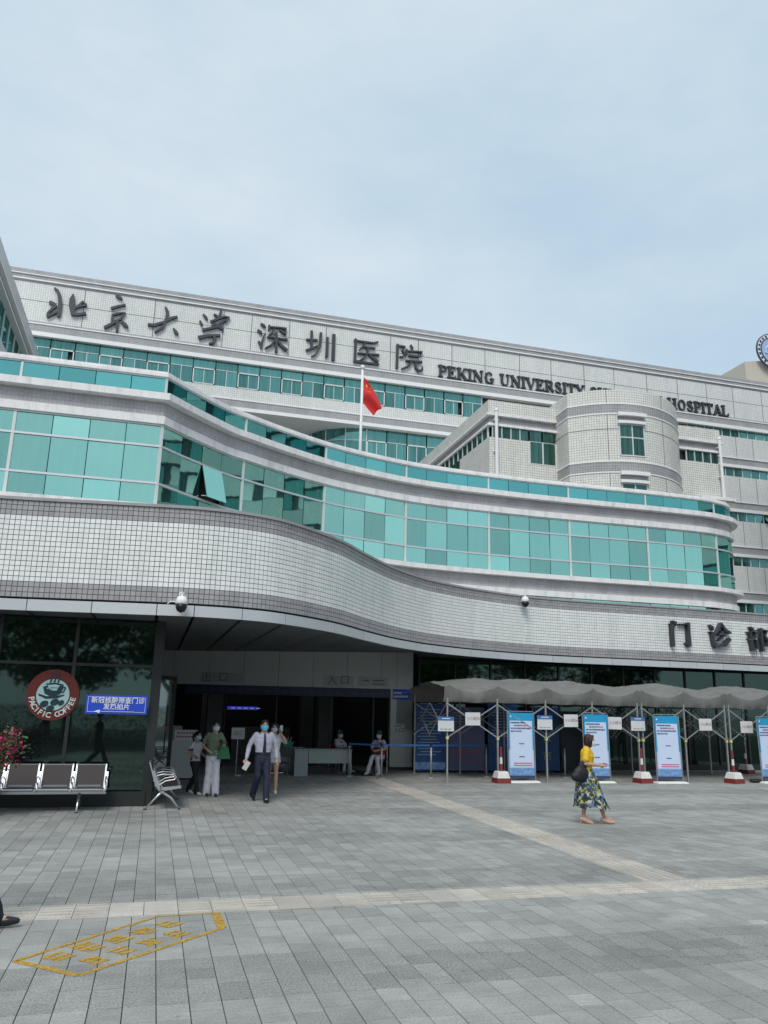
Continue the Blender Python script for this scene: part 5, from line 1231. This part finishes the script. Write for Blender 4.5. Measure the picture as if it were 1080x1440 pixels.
# ================================================================== people
M_skin = mat('skin', (.50, .30, .21), .6); M_hair = mat('hair_black', (.012, .010, .010), .5); M_hairb = mat('hair_brown', (.020, .008, .006), .55); M_eye = mat('eye_dark', (.02, .015, .012), .4)
M_maskb = mat('mask_blue', (.10, .42, .62), .8); M_maskp = mat('mask_pale', (.50, .60, .66), .8); M_maskw = mat('mask_white', (.66, .66, .66), .8)
M_shoek = mat('shoe_black', (.012, .012, .014), .35); M_shoew = mat('shoe_white', (.7, .7, .7), .6); M_nude = mat('shoe_nude', (.52, .33, .24), .35)
QUEUE = []
def organic(name, mb, material, parent, voxel=.011, smooth=2):
    """several lofts fused into one continuous surface"""
    o = mb.build(name, material, parent); 
    r = o.modifiers.new('fuse', 'REMESH'); r.mode = 'VOXEL'; r.voxel_size = voxel; r.use_smooth_shade = True
    if smooth: s_ = o.modifiers.new('smooth', 'SMOOTH'); s_.factor = .5; s_.iterations = smooth
    QUEUE.append(o); return o
def limb(mb, pts, rs, n=12):
    """rounded, subdivided limb"""
    P = [Vector(p) for p in pts]; out, rr = [], []
    Q = [2 * P[0] - P[1]] + P + [2 * P[-1] - P[-2]]; RR = [rs[0]] + list(rs) + [rs[-1]]
    for i in range(1, len(Q) - 2):
        for k in range(5):
            t = k / 5; a, b, c, d = Q[i - 1:i + 3]
            p = .5 * ((2 * b) + (c - a) * t + (2 * a - 5 * b + 4 * c - d) * t * t + (3 * b - a - 3 * c + d) * t ** 3)
            out.append(b.lerp(c, t).lerp(p, .45)); rr.append(RR[i] + (RR[i + 1] - RR[i]) * t)
    out.append(P[-1]); rr.append(rs[-1]); mb.tube(out, rr, n)
    mb.ball(P[0], rs[0] * .98, n=10, k=6); mb.ball(P[-1], rs[-1] * .98, n=10, k=6)
STAND = dict(hip=(0, 0, .90), kL=(.09, -.02, .49), aL=(.10, .02, .085), kR=(-.09, -.02, .49), aR=(-.10, .02, .085), eL=(.245, .03, 1.14), wL=(.25, -.06, .90), eR=(-.245, .03, 1.14), wR=(-.25, -.06, .90), sh=(0, .0, 1.385), head=(0, -.02, 1.575), look=0.0, nod=0.0, fL=0.0, fR=0.0)
def person(label, loc, rz, H, pose, top=None, bottom=None, shoes=None, hair='short', hairm=None, mask=None, female=False, group=None, skirt=None, cap=None):
    s = H / 1.70; J = dict(STAND); J.update(pose); V = lambda k: Vector(J[k])
    t = thing('person', label, 'person', loc, rz, group)
    t.scale = (s, s, s)
    hip, sh, hd = V('hip'), V('sh'), V('head'); sw = .165 if female else .19; up = (sh - hip)
    sL, sR = sh + Vector((sw, 0, 0)), sh + Vector((-sw, 0, 0)); hL, hR = hip + Vector((.082, 0, -.01)), hip + Vector((-.082, 0, -.01))
    def tor(mb, g, z0=-.06, z1=1.0, wv=1.0):
        """torso rings from the hips (t=0) to the shoulders (t=1)"""
        tb = [(-.20, .150, .105), (0, .165, .115), (.22, .135, .095), (.45, .145, .105), (.72, .175, .12), (.9, .185, .105), (1.0, .14, .08), (1.08, .075, .065)]
        if not female: tb = [(-.2, .15, .105), (0, .16, .112), (.22, .150, .105), (.45, .165, .115), (.72, .195, .125), (.9, .205, .11), (1.0, .165, .085), (1.08, .08, .065)]
        rings = []
        for q, rx, ry in tb:
            if z0 <= q <= z1: p = hip + up * q; rings.append((p.x, p.y - (.018 if female and .6 < q < .8 else 0), p.z, rx + g, ry + g))
        mb.loft(rings, n=20)
    # --- body: one continuous surface
    b = MB(); tor(b, -.012, -.2, 1.08); nk = hip + up * 1.02
    limb(b, [nk, hd + Vector((0, .02, -.06))], [.062, .055])
    b.ball(hd, .074, .094, .112, n=16, k=12); b.ball(hd + Vector((0, -.028, -.062)), .052, .062, .052, n=12, k=8)
    for e in (-1, 1): b.ball(hd + Vector((.076 * e, .008, -.012)), .014, .022, .032, n=8, k=6)
    b.ball(hd + Vector((0, -.097, -.018)), .014, .018, .024, n=8, k=6)
    for S, E, W, e in ((sL, V('eL'), V('wL'), 1), (sR, V('eR'), V('wR'), -1)):
        limb(b, [S + Vector((-.02 * e, 0, -.01)), S.lerp(E, .5), E, E.lerp(W, .4), W], [.05, .046, .038, .036, .026])
        d = (W - E).normalized(); side = d.cross(Vector((0, 0, 1)))
        side = side.normalized() if side.length > .05 else Vector((1, 0, 0)); nrm = side.cross(d)
        b.ball(W + d * .045, .030, .030, .040, n=10, k=8)
        for k, (o_, l_) in enumerate(((-.030, .062), (-.010, .075), (.010, .07), (.028, .055))):
            p0 = W + d * .06 + side * o_; limb(b, [p0, p0 + d * l_ * .6 + nrm * .006, p0 + d * l_ + nrm * .022], [.0105, .0105, .009], n=6)
        p0 = W + d * .03 - side * .03 * e; limb(b, [p0, p0 + d * .03 - side * .024 * e, p0 + d * .055 - side * .026 * e + nrm * .012], [.012, .012, .010], n=6)
    for h_, K, A, e, ft in ((hL, V('kL'), V('aL'), 1, J['fL']), (hR, V('kR'), V('aR'), -1, J['fR'])):
        limb(b, [h_, h_.lerp(K, .5), K, K.lerp(A, .35), A], [.085, .074, .052, .054, .034]); limb(b, [A, A + Vector((0, -.09, -.05 + ft * .10)), A + Vector((0, -.14, -.062 + ft * .16))], [.034, .034, .024])
    body = organic('body', b, M_skin, t, .0095, 1)
    # --- face
    for e in (-1, 1):
        MB().ball(hd + Vector((.030 * e, -.086, .008)), .013, .007, .007, n=8, k=5).build('eye', M_eye, body); MB().bar(hd + Vector((.015 * e, -.091, .030)), hd + Vector((.046 * e, -.082, .030)), .006, .008).build('eyebrow', M_hair, body)
    MB().ball(hd + Vector((0, -.090, -.066)), .024, .006, .008, n=8, k=5).build('mouth', mat('lip', (.38, .13, .11), .5) if 'lip' not in MATS else MATS['lip'], body)
    if mask:
        mb = MB(); n1, n2 = 12, 8
        vs = []
        for j in range(n2 + 1):
            v = j / n2; z = -.005 - .105 * v
            for i in range(n1 + 1):
                a = math.radians(-78 + 156 * i / n1); puff = .012 * math.sin(math.pi * v) + .006
                vs.append(hd + Vector((math.sin(a) * (.074 + puff) * (1 - .25 * v * v), -math.cos(a) * (.100 + puff) - .0, z)))
        mb.add(vs, [(j * (n1 + 1) + i, j * (n1 + 1) + i + 1, (j + 1) * (n1 + 1) + i + 1, (j + 1) * (n1 + 1) + i) for j in range(n2) for i in range(n1)])
        for e in (-1, 1): mb.tube([hd + Vector((.078 * e, -.03, -.01)), hd + Vector((.085 * e, .01, .01)), hd + Vector((.08 * e, .0, -.05)), hd + Vector((.07 * e, -.03, -.08))], .003, 4)
        mb.build('mask', mask, body, smooth=True, recalc=False)
    # --- hair
    hb = MB(); hm = hairm or M_hair
    hb.ball(hd + Vector((0, .018, .028)), .084, .098, .104, n=18, k=12)
    if hair == 'bob':
        hb.ball(hd + Vector((0, .030, -.03)), .092, .085, .105, n=16, k=10)
        for e in (-1, 1): limb(hb, [hd + Vector((.065 * e, -.03, .06)), hd + Vector((.082 * e, -.02, -.01)), hd + Vector((.082 * e, -.015, -.11))], [.036, .042, .028])
    if hair == 'tail': limb(hb, [hd + Vector((0, .09, .05)), hd + Vector((0, .15, .0)), hd + Vector((0, .15, -.12)), hd + Vector((0, .12, -.2))], [.035, .04, .03, .012])
    if hair == 'bun': hb.ball(hd + Vector((0, .11, .02)), .045)
    for e in (-1, 1): limb(hb, [hd + Vector((0, -.075, .095)), hd + Vector((.05 * e, -.070, .070)), hd + Vector((.077 * e, -.03, .02))], [.02, .02, .015])
    if hair: organic('hair', hb, hm, body, .010, 4)
    if cap:
        cb = MB(); cb.ball(hd + Vector((0, .015, .045)), .094, .112, .098, n=18, k=12); organic('cap', cb, cap, body, .011, 2)
    # --- top
    if top:
        m_, slv, hem, collar = top; g = MB(); tor(g, .014, hem, 1.02)
        for S, E, W, e in ((sL, V('eL'), V('wL'), 1), (sR, V('eR'), V('wR'), -1)):
            if slv == 'long': limb(g, [S + Vector((-.03 * e, 0, -.01)), S.lerp(E, .5), E, E.lerp(W, .5), W - (W - E).normalized() * .02], [.066, .060, .052, .048, .042])
            else: limb(g, [S + Vector((-.03 * e, 0, -.01)), S.lerp(E, .45), S.lerp(E, slv)], [.068, .066, .066])
        limb(g, [nk - up.normalized() * .04, nk + Vector((0, 0, .005))], [.078, .070])
        sh_ = organic('shirt', g, m_, t, .0105, 2)
        if collar:
            for e in (-1, 1): MB().add([nk + Vector((.012 * e, -.085, -.01)), nk + Vector((.065 * e, -.04, .05)), nk + Vector((.055 * e, -.085, -.035))], [(0, 1, 2)]).build('collar', m_, sh_)
    if skirt: skirt(t, hip, V)
    if bottom:
        m_, fl, wl_ = bottom; g = MB()
        p = hip; g.loft([(p.x, p.y, p.z + .11, .152 + wl_ * .0, .108), (p.x, p.y, p.z, .172, .122), (p.x, p.y, p.z - .09, .168, .118), (p.x, p.y, p.z - .14, .14, .09)], n=20)
        for h_, K, A in ((hL, V('kL'), V('aL')), (hR, V('kR'), V('aR'))):
            limb(g, [h_, h_.lerp(K, .5), K, K.lerp(A, .45), A + Vector((0, 0, -.03))], [.098, .088, .066 + fl * .4, .062 + fl * .8, .058 + fl])
        organic('trousers', g, m_, t, .0105, 2)
    if shoes:
        m_, heel = shoes
        for A, ft in ((V('aL'), J['fL']), (V('aR'), J['fR'])):
            g = MB(); z = A.z - .085; lift = Vector((0, 0, 0))
            tip = A + Vector((0, -.175, -.065 + ft * .2 - heel * .9 * (1 - max(0, ft)))); ball_ = A + Vector((0, -.10, -.055 + ft * .12 - heel * .75)); hl = A + Vector((0, .035, -.045))
            limb(g, [hl, A + Vector((0, -.03, -.045 - heel * .3)), ball_, tip], [.040, .040, .042, .028])
            if heel: limb(g, [hl + Vector((0, .005, -.01)), hl + Vector((0, .012, -.035 - heel))], [.016, .009])
            organic('shoe', g, m_, t, .009, 1)
    return t

g = atz(367, 1128.5)
M_shirt = mat('shirt_lavender', (.42, .42, .52), .75, var=.05, scale=14); M_navy = mat('trousers_navy', (.010, .014, .040), .75)
man = person('man in pale shirt, dark tie and blue mask walking out of the entrance', (g.x, g.y + .12, 0), .06, 1.70,
    dict(kL=(.09, -.10, .51), aL=(.085, -.16, .085), kR=(-.09, -.02, .50), aR=(-.115, .30, .15), fR=-.25, eR=(-.30, .04, 1.12), wR=(-.36, -.06, .89), eL=(.285, .05, 1.12), wL=(.31, .03, .88)),
    top=(M_shirt, 'long', .2, True), bottom=(M_navy, .012, 0), shoes=(M_shoek, 0), mask=M_maskb)
tie = MB(); _tr = [(1.40, .015, -.10), (1.36, .022, -.128), (1.25, .026, -.160), (1.12, .032, -.155), (1.02, .034, -.140), (.975, .004, -.138)]
for (za1, wa1, ya1), (zb1, wb1, yb1) in zip(_tr[:-1], _tr[1:]): tie.add([(-wa1, ya1, za1), (wa1, ya1, za1), (wb1, yb1, zb1), (-wb1, yb1, zb1), (-wa1, ya1 + .012, za1), (wa1, ya1 + .012, za1), (wb1, yb1 + .012, zb1), (-wb1, yb1 + .012, zb1)], [(0, 1, 2, 3), (7, 6, 5, 4), (0, 4, 5, 1), (1, 5, 6, 2), (2, 6, 7, 3), (3, 7, 4, 0)])
tie.build('tie', mat('tie_navy', (.012, .010, .045), .5), man); MB().loft([(0, 0, .985, .172, .122), (0, 0, 1.015, .170, .12)], n=20).build('belt', M_shoek, man); MB().box(-.025, .025, -.13, -.118, .985, 1.018).build('buckle', M_chrome, man)
pp = MB().box(-.01, .10, -.06, -.055, -.19, .0).build('folded_paper', M_paper); pp.location = (man.location.x - .36, man.location.y - .12, .86); pp.rotation_euler = (.2, .5, .3); tag(pp, 'folded white paper in the hand of the man with the tie', 'paper')

g = atz(296, 1119.5)
M_sage = mat('top_sage', (.15, .20, .13), .8, var=.2, scale=30); M_wtr = mat('trousers_white', (.62, .62, .70), .75, var=.03)
w2 = person('woman in sage green top and white trousers holding a green bag', (g.x, g.y + .02, 0), .05, 1.63,
    dict(kL=(.085, -.05, .50), aL=(.10, -.04, .085), kR=(-.085, .0, .50), aR=(-.09, .05, .085), eR=(-.25, .04, 1.12), wR=(-.15, -.14, 1.03), eL=(.245, .02, 1.10), wL=(.13, -.19, 1.14), head=(.015, -.03, 1.575)),
    top=(M_sage, .62, -.06, False), bottom=(M_wtr, .035, 0), shoes=(M_shoek, 0), mask=M_maskp, female=True, hair='bun')
bg_ = thing('handbag', 'green tote bag hanging from the forearm of the woman in white trousers', 'bag', (g.x + .22, g.y - .12, .80))
MB().add([(-.15, -.05, -.0), (.15, -.05, 0), (.15, .05, 0), (-.15, .05, 0), (-.09, -.025, .27), (.09, -.025, .27), (.09, .025, .27), (-.09, .025, .27)], [(0, 1, 2, 3), (7, 6, 5, 4), (0, 4, 5, 1), (1, 5, 6, 2), (2, 6, 7, 3), (3, 7, 4, 0)]).build('pouch', mat('bag_green', (.02, .16, .065), .6), bg_, bevel=.012)
MB().tube([(-.06, 0, .26), (-.05, 0, .36), (0, 0, .40), (.05, 0, .36), (.06, 0, .26)], .01, 6).build('handle', MATS['bag_green'], bg_)
cup = thing('drink_cup', 'dark cup held up by the woman in white trousers', 'cup', (g.x + .13, g.y - .25, 1.08)); MB().loft([(0, 0, 0, .03, .03), (0, 0, .13, .04, .04)], n=14).build('cup_body', M_shoek, cup); MB().loft([(0, 0, .13, .043, .043), (0, 0, .15, .038, .038)], n=14).build('lid', M_shoek, cup)

g = atz(271, 1116.5)
M_kid = mat('school_shirt', (.55, .55, .62), .8); M_purple = mat('school_purple', (.09, .03, .11), .8); M_blk = mat('trousers_black', (.010, .011, .016), .8)
kid = person('child in white and purple school shirt walking beside the woman in white', (g.x, g.y, 0), math.radians(48), 1.36,
    dict(kL=(.08, .02, .49), aL=(.085, .26, .12), fL=-.2, kR=(-.08, -.12, .50), aR=(-.09, -.20, .085), eR=(-.26, .06, 1.14), wR=(-.20, -.15, 1.05), eL=(.26, .05, 1.12), wL=(.24, -.14, 1.02), head=(0, -.03, 1.60)),
    top=(M_kid, .55, -.1, False), bottom=(M_blk, .012, 0), shoes=(M_shoew, 0), mask=M_maskp, female=True, hair='tail')
for e in (-1, 1): MB().loft([(.205 * e, .01, 1.24, .075, .075), (.215 * e, .012, 1.19, .078, .078)], n=14).build('sleeve_stripe', M_purple, kid)
bk_ = thing('school_backpack', 'purple school backpack on the child beside the woman in white', 'backpack', (g.x + .10, g.y + .17, .74), math.radians(48)); k_ = MB(); k_.ball((0, .05, .17), .14, .085, .18); k_.build('pack', M_purple, bk_, smooth=True); MB().ball((0, .12, .11), .10, .04, .09).build('front_pocket', M_purple, bk_, smooth=True)

g = atz(388, 1117)
M_wtop = mat('top_white', (.60, .60, .60), .8); M_jean = mat('shorts_pale', (.45, .48, .55), .8)
w3 = person('woman half hidden behind the man in tie, arm raised with phone to her face', (g.x - .06, g.y + .35, 0), -.15, 1.60,
    dict(kL=(.09, -.06, .50), aL=(.10, -.10, .085), kR=(-.09, .02, .50), aR=(-.09, .12, .10), eL=(.30, -.06, 1.20), wL=(.16, -.16, 1.45), eR=(-.22, .0, 1.12), wR=(-.1, -.16, 1.05)),
    top=(M_wtop, .7, -.18, False), bottom=None, shoes=(M_shoew, 0), mask=M_maskp, female=True, hair='bob',
    skirt=lambda t_, hip, V: organic('shorts', MB().loft([(0, 0, 1.0, .16, .115), (0, 0, .88, .185, .135), (0, 0, .72, .20, .145)], n=18), M_jean, t_, .011, 1))
ph = thing('phone', 'phone held to the face of the woman behind the man in tie', 'phone', (g.x + .08, g.y + .20, 1.40)); MB().box(-.035, .035, -.005, .005, 0, .14).build('case', M_maskp, ph, bevel=.004)

# seated workers at the entrance, each on a small chair
M_teal = mat('cap_teal', (.02, .11, .13), .8); M_vest = mat('vest_red', (.28, .03, .035), .7); M_uni = mat('uniform_pale', (.42, .46, .56), .8)
SIT = dict(hip=(0, .08, .52), kL=(.11, -.34, .50), aL=(.12, -.40, .085), kR=(-.11, -.34, .50), aR=(-.10, -.30, .085), sh=(0, .04, 1.0), head=(0, -.01, 1.20), eL=(.24, -.05, .76), wL=(.12, -.28, .68), eR=(-.24, -.05, .76), wR=(-.12, -.28, .68))
def small_chair(label, loc, rz):
    t = thing('stacking_chair', label, 'chair', loc, rz, group='dark chairs of the entrance workers')
    MB().box(-.21, .21, -.18, .24, .40, .44).build('seat', M_dark, t, bevel=.01); MB().box(-.2, .2, .25, .28, .55, .84).build('backrest', M_vest, t, bevel=.01)
    for x in (-.19, .19):
        for y in (-.16, .25): MB().tube([(x, y, 0), (x * .97, y, .84 if y > 0 else .41)], .012, 6).build('leg', M_chrome, t)
def vest(t, hip, up):
    g_ = MB(); g_.loft([(hip[0], hip[1] + up[1] * q, hip[2] + up[2] * q, rx + .028, ry + .026) for q, rx, ry in ((.12, .15, .105), (.45, .145, .105), (.72, .17, .115), (.93, .17, .095))], n=20)
    organic('vest', g_, M_vest, t, .011, 1)
g = atz(475, 1086); rz1 = math.radians(40)
s1 = person('seated worker in teal cap and red vest behind the pedestal desk', (g.x + .1, g.y + .35, 0), rz1, 1.62, dict(SIT, wL=(.10, -.36, .80), wR=(-.14, -.36, .80), eL=(.24, -.12, .80), eR=(-.25, -.1, .80)), top=(M_uni, .75, -.05, False), bottom=(M_wtr, .0, 0), shoes=(M_shoew, 0), mask=M_maskp, female=True, cap=M_teal); vest(s1, (0, .08, .52), (0, -.04, .48))
small_chair('dark chair under the worker behind the pedestal desk', (g.x + .1, g.y + .37, 0), rz1)
g = atz(530, 1089); rz2 = math.radians(-38)
s2 = person('seated worker in teal cap and white trousers at the right of the entrance', (g.x + .1, g.y + .2, 0), rz2, 1.66, dict(SIT, kL=(.09, -.36, .50), aL=(.16, -.34, .085), kR=(-.07, -.38, .52), aR=(-.14, -.56, .10), wL=(.02, -.25, .72), wR=(-.04, -.27, .70)), top=(M_uni, .75, -.05, False), bottom=(M_wtr, .006, 0), shoes=(M_shoew, 0), mask=M_maskp, female=True, cap=M_teal); vest(s2, (0, .08, .52), (0, -.04, .48))
small_chair('dark chair under the worker at the right of the entrance', (g.x + .1, g.y + .22, 0), rz2)

# walker entering at the left edge: only the leading shoe is in the picture
g = atz(19, 1309)
person('walker at the left picture edge, only a black shoe in view', (g.x - .50, g.y + .02, 0), math.pi / 2, 1.72,
    dict(kL=(.09, -.17, .50), aL=(.09, -.325, .10), fL=.1, kR=(-.09, .02, .50), aR=(-.09, .34, .16), fR=-.3, eL=(.25, .14, 1.13), wL=(.26, .20, .9), eR=(-.25, .12, 1.14), wR=(-.25, .16, .92)),
    top=(M_blk, .6, -.05, False), bottom=(M_blk, .012, 0), shoes=(M_shoek, 0), mask=M_maskp)

# woman in yellow with the long printed skirt
g = atz(829, 1158)
M_yel = mat('blouse_yellow', (.72, .45, .02), .75, var=.06, scale=12)
m_sk = bpy.data.materials.new('skirt_print'); m_sk.use_nodes = True; MATS['skirt_print'] = m_sk
_n = m_sk.node_tree; _b = _n.nodes['Principled BSDF']; _b.inputs['Roughness'].default_value = .7
_tc = _n.nodes.new('ShaderNodeTexCoord'); _v1 = _n.nodes.new('ShaderNodeTexVoronoi'); _v1.inputs['Scale'].default_value = 17; _v2 = _n.nodes.new('ShaderNodeTexVoronoi'); _v2.inputs['Scale'].default_value = 40
_nz = _n.nodes.new('ShaderNodeTexNoise'); _nz.inputs['Scale'].default_value = 5.5
_r1 = _n.nodes.new('ShaderNodeValToRGB'); _r1.color_ramp.interpolation = 'CONSTANT'; el = _r1.color_ramp.elements
el[0].color = (.010, .016, .03, 1); el[1].position = .28; el[1].color = (.42, .36, .05, 1)
for p_, c_ in ((.45, (.02, .035, .05)), (.58, (.10, .20, .38)), (.74, (.015, .03, .03)), (.85, (.45, .48, .46))): e_ = el.new(p_); e_.color = (*c_, 1)
_r2 = _n.nodes.new('ShaderNodeValToRGB'); _r2.color_ramp.interpolation = 'CONSTANT'; el = _r2.color_ramp.elements
el[0].color = (.05, .11, .20, 1); el[1].position = .28; el[1].color = (.010, .022, .016, 1); e_ = el.new(.55); e_.color = (.14, .22, .28, 1); e_ = el.new(.68); e_.color = (.46, .38, .05, 1); e_ = el.new(.86); e_.color = (.03, .06, .03, 1)
_sx = _n.nodes.new('ShaderNodeSeparateColor'); _sy = _n.nodes.new('ShaderNodeSeparateColor'); _mx = _n.nodes.new('ShaderNodeMix'); _mx.data_type = 'RGBA'; _mr = _n.nodes.new('ShaderNodeMapRange'); _mr.inputs['From Min'].default_value = .45; _mr.inputs['From Max'].default_value = .55
for a_, b__ in ((_tc.outputs['Object'], _v1.inputs['Vector']), (_tc.outputs['Object'], _v2.inputs['Vector']), (_tc.outputs['Object'], _nz.inputs['Vector']), (_v1.outputs['Color'], _sx.inputs[0]), (_sx.outputs[0], _r1.inputs[0]), (_v2.outputs['Color'], _sy.inputs[0]), (_sy.outputs[1], _r2.inputs[0]),
    (_nz.outputs['Fac'], _mr.inputs['Value']), (_mr.outputs[0], _mx.inputs[0]), (_r1.outputs[0], _mx.inputs[6]), (_r2.outputs[0], _mx.inputs[7]), (_mx.outputs[2], _b.inputs['Base Color'])): _n.links.new(a_, b__)
def long_skirt(t_, hip, V):
    mb = MB(); n = 44; rows = 16; vs = []
    for j in range(rows + 1):
        v = j / rows; z = 1.03 - .72 * v
        for i in range(n):
            a = 2 * math.pi * i / n; fr_ = -math.sin(a)                     # +1 at the front (local -y)
            rx = .145 + .055 * min(1, v * 3) + .045 * v; ry = .105 + .075 * min(1, v * 3) + .10 * v
            fold = 1 + .05 * v * math.sin(9 * a + 4 * v) + .03 * v * math.sin(17 * a)
            y = math.sin(a) * ry * fold - .13 * v * v * (1 if fr_ > 0 else .0) * fr_ + .02 * v
            zz = z - .05 * v * max(0, fr_) ** 3 - .02 * v * math.sin(5 * a)
            vs.append((math.cos(a) * rx * fold, y - .02 * v, zz))
    mb.add(vs, [(j * n + i, j * n + (i + 1) % n, (j + 1) * n + (i + 1) % n, (j + 1) * n + i) for j in range(rows) for i in range(n)])
    mb.add([(.147 * math.cos(2 * math.pi * i / n), .107 * math.sin(2 * math.pi * i / n), 1.03) for i in range(n)], [tuple(range(n))])
    mb.build('skirt', m_sk, t_, smooth=True, recalc=False)
yw = person('woman in yellow blouse and long patterned skirt walking while looking at a phone', (g.x - .02, g.y, 0), math.radians(62), 1.62,
    dict(kL=(.06, -.20, .53), aL=(.05, -.30, .125), fL=.12, kR=(-.06, .02, .52), aR=(-.05, .10, .135), head=(0, -.075, 1.555), sh=(0, -.015, 1.385),
         eR=(-.215, .03, 1.13), wR=(-.07, -.25, 1.09), eL=(.215, .0, 1.12), wL=(.05, -.27, 1.08)),
    top=(M_yel, .72, .10, True), bottom=None, shoes=(M_nude, .055), mask=M_maskw, female=True, hair='bob', hairm=M_hairb, skirt=long_skirt)
ph = thing('phone', 'dark phone in the hands of the woman in yellow', 'phone', (g.x + .315, g.y - .165, 1.055), math.radians(62)); q = MB().box(-.035, .035, -.07, .07, -.004, .004).build('case', M_shoek, ph, bevel=.003); q.rotation_euler = (.45, 0, 0)
bg2 = thing('shoulder_bag', 'soft black bag hanging at the hip of the woman in yellow', 'bag', (g.x - .21, g.y - .13, .74)); b_ = MB(); b_.ball((0, 0, .14), .16, .08, .15, n=16, k=10); b_.ball((-.04, 0, .10), .17, .08, .10, n=16, k=8); b_.ball((.06, .03, .30), .085, .06, .08, n=12, k=8); organic('pouch', b_, mat('bag_ink', (.006, .008, .013), .6), bg2, .012, 2)
MB().tube([(0, .0, .28), (.05, -.03, .36), (.09, -.05, .385), (.12, .0, .36), (.10, .03, .26)], .012, 6).build('strap', M_black, bg2)

# fuse the queued bodies and clothes in one pass
dg = bpy.context.evaluated_depsgraph_get()
done = []
for o in QUEUE: done.append((o, bpy.data.meshes.new_from_object(o.evaluated_get(dg), depsgraph=dg)))
for o, me in done:
    old = o.data; o.modifiers.clear(); mts = [m_ for m_ in old.materials]; o.data = me; me.materials.clear()
    for m_ in mts: me.materials.append(m_)
    for p in me.polygons: p.use_smooth = True
    kind_ = o.name.split('.')[0]
    if kind_ in ('shirt', 'trousers', 'shorts', 'vest', 'pouch'):          # folds in the cloth
        amp = {'trousers': .010, 'shirt': .009}.get(kind_, .006)
        nrm = [Vector(v_.normal) for v_ in me.vertices]; flatco = []
        for v_, n_ in zip(me.vertices, nrm):
            c_ = v_.co; q_ = Vector((c_.x * 9, c_.y * 9, c_.z * (13 if kind_ == 'shirt' else 8) + 4 * c_.x))
            flatco += list(c_ + n_ * (amp * mnoise.noise(q_) + .4 * amp * mnoise.noise(q_ * 2.3)))
        me.vertices.foreach_set('co', flatco); me.update()

# ================================================================== trees and hedges behind the viewer: they stand in the dark ground-floor reflections
M_bark = mat('bark', (.09, .07, .055), .9, var=.2); M_lf = mat('tree_leaf', (.085, .15, .035), .6, objvar=.35)
def tree_parts(seed, Ht, R):
    rr = random.Random(seed); tr, lf = MB(), MB(); tr.tube([(0, 0, 0), (.05, .02, Ht * .25), (-.05, .06, Ht * .5), (.02, 0, Ht * .8)], [.2, .16, .11, .04], 9)
    cl_ = []
    for k in range(15):
        a = rr.uniform(0, 6.28); z0 = Ht * rr.uniform(.28, .62); rch = R * rr.uniform(.5, .95); e = Vector((math.cos(a) * rch, math.sin(a) * rch, z0 + Ht * rr.uniform(.08, .32)))
        tr.tube([(0, 0, z0), (e.x * .5, e.y * .5, z0 + (e.z - z0) * .65), e], [.07, .05, .02], 6); cl_.append((e, R * rr.uniform(.28, .45))); cl_.append((Vector((e.x * .55, e.y * .55, e.z + rr.uniform(-.2, .5))), R * .35))
    cl_.append((Vector((0, 0, Ht * .9)), R * .45))
    for c, r_ in cl_:
        for q in range(130):
            d = Vector((rr.gauss(0, 1), rr.gauss(0, 1), rr.gauss(0, .75))); d = d / max(d.length, .01) * r_ * rr.random() ** .4
            leafq(lf, c + d, rr.uniform(.10, .18), rr)
    return tr.mesh('trunk', M_bark), lf.mesh('crown', M_lf, recalc=False)
TV = [tree_parts(31, 6.6, 2.6), tree_parts(32, 7.6, 3.0)]
for i, (x, y, s_) in enumerate(((-9, -7, 1.0), (-4.2, -10, 1.1), (1.0, -9, 1.15), (6.5, -11, 1.0), (11, -8, 1.1), (16.5, -10, 1.05), (22, -7, 1.15), (27, -3, 1.0), (31, 3, 1.1), (-14, -2, 1.1),  (3.5, -16, 1.3), (14, -17, 1.3), (24, -15, 1.3), (-6, -17, 1.3))):
    t = thing('shade_tree', 'leafy tree standing behind the viewer, mirrored in the dark glass', 'tree', (x, y, 0), i * 1.3, group='trees behind the viewer'); t.scale = (s_, s_, s_)
    tr_, lf_ = TV[i % 2]; link('trunk', tr_, t); stuff(link('crown', lf_, t))
hm_, lf_ = MB(), MB(); rh = random.Random(9)
for k in range(9000): leafq(lf_, (rh.uniform(-16, 34), -13.0 + rh.uniform(-.6, .6), rh.uniform(.0, 1.7)), rh.uniform(.05, .1), rh)
hd_ = stuff(lf_.build('hedge', M_lf, None, recalc=False)); tag(hd_, 'clipped green hedge along the far side of the plaza', 'hedge')
